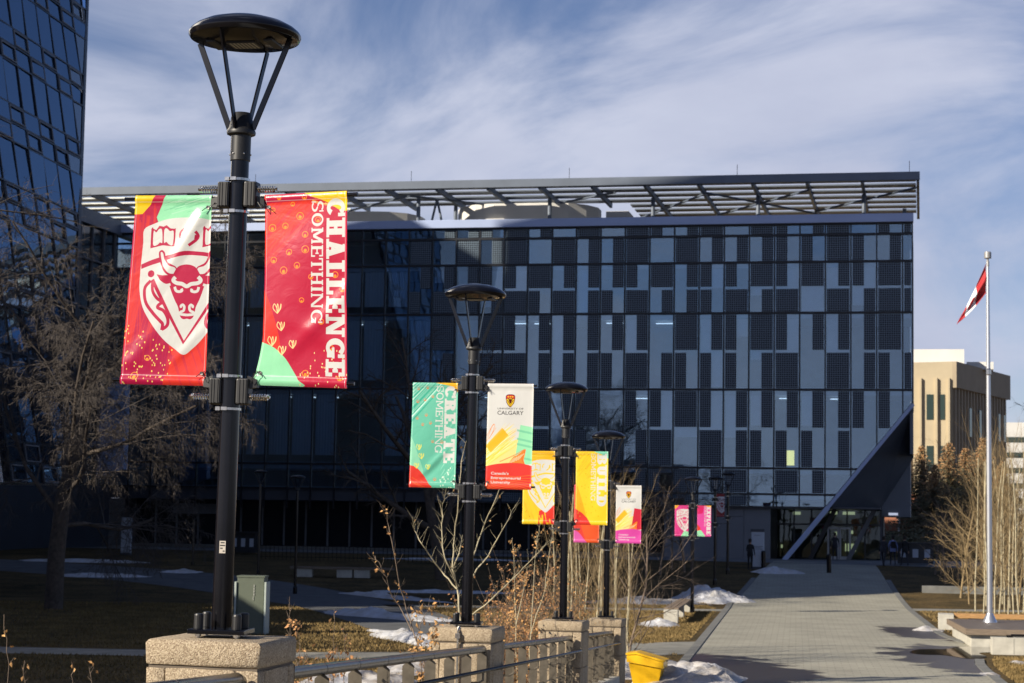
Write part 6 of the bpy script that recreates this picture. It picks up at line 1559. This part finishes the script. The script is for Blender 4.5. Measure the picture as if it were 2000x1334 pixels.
# limp flag: red, white, red, hanging in folds towards the lower left
def flag_mat():
    m = bpy.data.materials.new('red and white flag'); m.use_nodes = True; t = m.node_tree; B = t.nodes['Principled BSDF']; L = t.links.new
    uvn = t.nodes.new('ShaderNodeUVMap'); sp = t.nodes.new('ShaderNodeSeparateXYZ'); L(uvn.outputs[0], sp.inputs[0])
    a = t.nodes.new('ShaderNodeMath'); a.operation = 'SUBTRACT'; a.inputs[1].default_value = .5; L(sp.outputs['X'], a.inputs[0])
    b = t.nodes.new('ShaderNodeMath'); b.operation = 'ABSOLUTE'; L(a.outputs[0], b.inputs[0])
    c = t.nodes.new('ShaderNodeMath'); c.operation = 'LESS_THAN'; c.inputs[1].default_value = .19; L(b.outputs[0], c.inputs[0])
    # leaf in the middle: simple lobed star
    d = t.nodes.new('ShaderNodeMath'); d.operation = 'SUBTRACT'; d.inputs[1].default_value = .5; L(sp.outputs['Y'], d.inputs[0])
    vl = t.nodes.new('ShaderNodeCombineXYZ'); L(a.outputs[0], vl.inputs[0]); e = t.nodes.new('ShaderNodeMath'); e.operation = 'MULTIPLY'; e.inputs[1].default_value = .5; L(d.outputs[0], e.inputs[0]); L(e.outputs[0], vl.inputs[1])
    ln = t.nodes.new('ShaderNodeVectorMath'); ln.operation = 'LENGTH'; L(vl.outputs[0], ln.inputs[0])
    g = t.nodes.new('ShaderNodeMath'); g.operation = 'LESS_THAN'; g.inputs[1].default_value = .12; L(ln.outputs['Value'], g.inputs[0])
    k = t.nodes.new('ShaderNodeMath'); k.operation = 'SUBTRACT'; k.use_clamp = True; L(c.outputs[0], k.inputs[0]); L(g.outputs[0], k.inputs[1])
    x = t.nodes.new('ShaderNodeMix'); x.data_type = 'RGBA'; x.inputs['A'].default_value = (.36, .010, .016, 1); x.inputs['B'].default_value = (.75, .75, .76, 1); L(k.outputs[0], x.inputs['Factor']); L(x.outputs['Result'], B.inputs['Base Color']); B.inputs['Roughness'].default_value = .7
    return m
V = []; F = []; uv = []; nx, ny = 40, 20
zt = at(1922, 515, FP.y).z; zb = at(1922, 572, FP.y).z
tip = at(1868, 634, FP.y)-FP
for j in range(ny+1):
    for i in range(nx+1):
        u = i/nx; v = j/ny; k = u**.9
        hx = -.06; x0, z0 = hx, zt-(zt-zb)*v
        # fly end gathered into a hanging point
        x1, z1 = tip.x+.10*(1-v), tip.z+.20*(1-v)
        x = x0+(x1-x0)*k; z = z0+(z1-z0)*k-.10*math.sin(math.pi*k)*(1-v*.3)
        y = .10*math.sin(v*9+u*3)*math.sin(math.pi*min(1, u+.15))*(1-.3*u)
        V.append((x, y, z)); uv.append((u, 1-v))
for j in range(ny):
    for i in range(nx): a = j*(nx+1)+i; F.append((a, a+1, a+nx+2, a+nx+1))
me = bpy.data.meshes.new('flag'); me.from_pydata(V, [], F); ul = me.uv_layers.new(name='UVMap'); idx = np.empty(len(me.loops), np.int32); me.loops.foreach_get('vertex_index', idx); ul.data.foreach_set('uv', np.array(uv, np.float32)[idx].ravel())
me.polygons.foreach_set('use_smooth', [True]*len(me.polygons)); me.materials.append(flag_mat()); fl = bpy.data.objects.new('flag', me); COL.objects.link(fl); fl.location = FP
fl.modifiers.new('thickness', 'SOLIDIFY').thickness = .004
tag(fl, 'red and white flag hanging limp near the top of the flagpole', 'flag')

# sign pylons, bollards, recycling stations, posts
pyl = mat('pale blue grey panel', (.42, .46, .52), .5)
def pylon(loc, w, h, label, cap=True):
    t = thing('sign_pylon', label, 'sign', loc, -TH)
    MB().bbox((-w/2, -.12, .12), (w/2, .12, h), .01).build('panel', pyl, t); MB().box((-w/2-.03, -.15, 0), (w/2+.03, .15, .12)).build('foot', clad_dk, t)
    if cap: MB().box((-w/2-.05, -.14, h), (w/2+.03, .14, h+.16)).build('cap', clad_dk, t)
    mb = MB()
    for k, (x0, x1, z) in enumerate(((-.15, .12, .90), (-.22, .22, .60), (-.22, .15, .57), (-.2, .22, .53))): mb.box((x0*w*2, -.126, h*z), (x1*w*2*.9, -.1215, h*z+.028))
    mb.build('print', mat('grey print', (.16, .17, .2), .7), t)
    return t
pylon(gp(1480, 1111), .72, 2.1, 'pale upright sign panel with a dark cap, beside the standing person')
t_ = pylon(gp(246, 1084), .58, 2.2, 'narrow pale sign pylon in deep shade left of the tallest lamp post', False)
def bollard(px, py, label):
    t = thing('bollard', label, 'bollard', gp(px, py), 0, 'dark bollards on the walk'); MB().lathe([(.13, 0), (.13, .98), (.11, 1.04), (0, 1.07)], 14).build('post', black_metal, t); return t
bollard(1619, 1119, 'dark bollard in the middle of the paved walk before the doors'); bollard(1491, 1112, 'dark bollard at the left edge of the paved walk beside the pale sign panel')
rec_m = mat('dark bin enclosure', (.02, .022, .026), .5); poster = mat('pale poster', (.40, .44, .50), .6)
def station(loc, w, h, n, label, rz=-TH):
    t = thing('recycling_station', label, 'recycling bins', loc, rz)
    MB().bbox((-w/2, -.35, .08), (w/2, .35, h), .01).build('body', rec_m, t); MB().box((-w/2-.12, -.5, h), (w/2+.12, .45, h+.09)).build('roof', rec_m, t)
    for k in range(n):
        x = -w/2+w*(k+.5)/n; MB().box((x-w/n*.24, -.362, h*.35), (x+w/n*.24, -.352, h*.75)).build('poster', poster, t)
        MB().box((x-.12, -.361, h*.83), (x+.12, -.352, h*.93)).build('slot', black_plastic, t)
    return t
station(gp(1788, 1103), 2.1, 1.25, 3, 'dark recycling station with three pale posters, right of the group of people')
station(gp(478, 1082), 1.6, 1.25, 3, 'dark recycling station in deep shade just right of the tallest lamp post')
# low fence of thin bars in front of the building
ff = thing('low_fence', 'low dark bar fence along the lawn before the glass building', 'fence', (-14.5, 116, H(116)), -TH)
MB().box((0, -.02, .78), (20, .02, .82)).build('top_bar', black_metal, ff); MB().box((0, -.02, .15), (20, .02, .18)).build('bottom_bar', black_metal, ff)
pk0 = None
for k in range(81):
    if pk0 is None: pk0 = MB().box((-.012, -.012, 0), (.012, .012, .85)).build('picket', black_metal, ff)
    else: inst(pk0, ff, (k*.25, 0, 0))
# planting bed wall on the right before the people
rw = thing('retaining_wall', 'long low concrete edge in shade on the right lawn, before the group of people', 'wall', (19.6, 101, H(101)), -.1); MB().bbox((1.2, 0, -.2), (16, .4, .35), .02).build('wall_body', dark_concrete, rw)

# ---------------------------------------------------------------- people
skin = mat('skin', (.42, .26, .19), .6)
def cloth(n, c): return mat(n, c, .85, noise=.15, nscale=6)
def person(label, loc, rz, coat, legs, hair_c, pose='stand', pack=None, skirt=False, group=None):
    t = thing('person', label, 'person', loc, rz, group)
    # joints: pelvis first
    if pose == 'walk': a, b, k1, k2 = (.10, -.22, 0), (-.09, .26, 0), (.10, -.16, .47), (-.09, .10, .48)
    else: a, b, k1, k2 = (.10, -.03, 0), (-.11, .02, 0), (.10, -.03, .48), (-.10, .0, .48)
    hand1 = (.27, -.05, .82); hand2 = (-.27, -.02, .82); el1 = (.27, .02, 1.10); el2 = (-.27, .02, 1.10)
    if pose == 'point': el2 = (.24, -.16, 1.28); hand1 = (.30, -.02, .84)
    if pose == 'point': hand2 = (-.12, -.28, 1.05); el2 = (-.26, -.06, 1.12)
    pts = [((0, 0, .93), .125), ((0, -.005, 1.12), .115), ((0, 0, 1.33), .150), ((0, .0, 1.45), .085), ((0, -.01, 1.52), .052), ((0, -.02, 1.60), .085), ((0, -.02, 1.70), .080),
           ((.17, 0, 1.41), .062), (el1, .045), (hand1, .030), ((-.17, 0, 1.41), .062), (el2, .045), (hand2, .030),
           ((.10, 0, .86), .088), (k1, .058), ((a[0], a[1], .09), .042), ((a[0], a[1]-.13, .035), .036), ((-.10, 0, .86), .088), (k2, .058), ((b[0], b[1], .09), .042), ((b[0], b[1]-.13, .035), .036)]
    E = [(0, 1), (1, 2), (2, 3), (3, 4), (4, 5), (5, 6), (2, 7), (7, 8), (8, 9), (2, 10), (10, 11), (11, 12), (0, 13), (13, 14), (14, 15), (15, 16), (0, 17), (17, 18), (18, 19), (19, 20)]
    for (h, e) in ((9, hand1), (12, hand2)):                          # five short fingers on each hand
        for q_ in range(5):
            pts.append(((e[0]+(q_-2)*.014, e[1]-.01-(.02 if q_ == 0 else 0), e[2]-(.095 if q_ else .055)+abs(q_-2)*.008), .007)); E.append((h, len(pts)-1))
    me = bpy.data.meshes.new('body'); me.from_pydata([p for p, _ in pts], E, []); me.update()
    o = bpy.data.objects.new('body', me); COL.objects.link(o)
    md = o.modifiers.new('skin', 'SKIN'); sv = me.skin_vertices[0].data
    for i, (_, r_) in enumerate(pts): sv[i].radius = (r_, r_*.82)
    sv[0].use_root = True
    o.modifiers.new('sub', 'SUBSURF').levels = 1
    bpy.context.view_layer.update()
    me2 = bpy.data.meshes.new_from_object(o.evaluated_get(bpy.context.evaluated_depsgraph_get())); bpy.data.objects.remove(o)
    me2.materials.clear()
    for m in (coat, legs, skin, black_plastic): me2.materials.append(m)
    for p in me2.polygons:
        c = p.center; z = c.z; arm = abs(c.x) > .20 and z < .9
        p.material_index = 2 if (z > 1.49 or (arm and z < .86 and z > .65 and abs(c.x) > .22)) else 0 if z > (.84 if not skirt else .55) else 3 if z < .10 else 1
        p.use_smooth = True
    bo = bpy.data.objects.new('body', me2); COL.objects.link(bo); bo.parent = t
    # coat hem, hair, face
    MB().lathe([(.145, .80), (.165, .84), (.150, 1.0), (.140, 1.15)], 16, M=Matrix.Diagonal((1.15, .85, 1, 1))).build('coat_hem', coat, t, smooth=True)
    hm = cloth('hair', hair_c)
    MB().lathe([(.03, 1.785), (.075, 1.765), (.098, 1.71), (.100, 1.64), (.088, 1.58), (.060, 1.55)], 14, (0, .012, 0)).build('hair', hm, t, smooth=True)
    f = MB()
    for s_ in (-1, 1): f.lathe([(.0, -.008), (.008, 0), (0, .008)], 6, (s_*.032, -.102, 1.665))
    f.add([(0, -.125, 1.63), (-.012, -.095, 1.625), (.012, -.095, 1.625), (0, -.098, 1.665)], [(0, 1, 3), (0, 3, 2), (0, 2, 1), (1, 2, 3)]); f.box((-.022, -.104, 1.597), (.022, -.096, 1.604)); f.build('face', skin, t)
    if pack: MB().bbox((-.15, .10, 1.02), (.15, .25, 1.43), .04).build('backpack', pack, t)
    return t
navy = cloth('dark coat', (.02, .02, .028)); jeans = cloth('dark trousers', (.018, .02, .03)); blue = cloth('light blue jacket', (.22, .27, .52)); blackc = cloth('black coat', (.01, .01, .012))
person('person in a long dark coat standing before the pale sign panel, right arm raised', gp(1465, 1114), .4, blackc, blackc, (.02, .015, .01), 'point', skirt=True)
person('person in a light blue jacket with a dark backpack, seen from behind', gp(1744, 1104), math.pi, blue, jeans, (.02, .015, .01), 'walk', blackc, group=None)
person('person in dark clothes left of the one in the light blue jacket', gp(1726, 1106), math.pi-.5, navy, jeans, (.02, .015, .01), 'walk')
person('person in a dark coat between the blue jacket and the recycling station', gp(1767, 1105), math.pi+.3, blackc, jeans, (.025, .018, .012), 'walk')
person('person in dark clothes walking out of the glass doors', Vector((20.9, 128.6, 1.5)), 0, navy, jeans, (.02, .015, .01), 'walk')
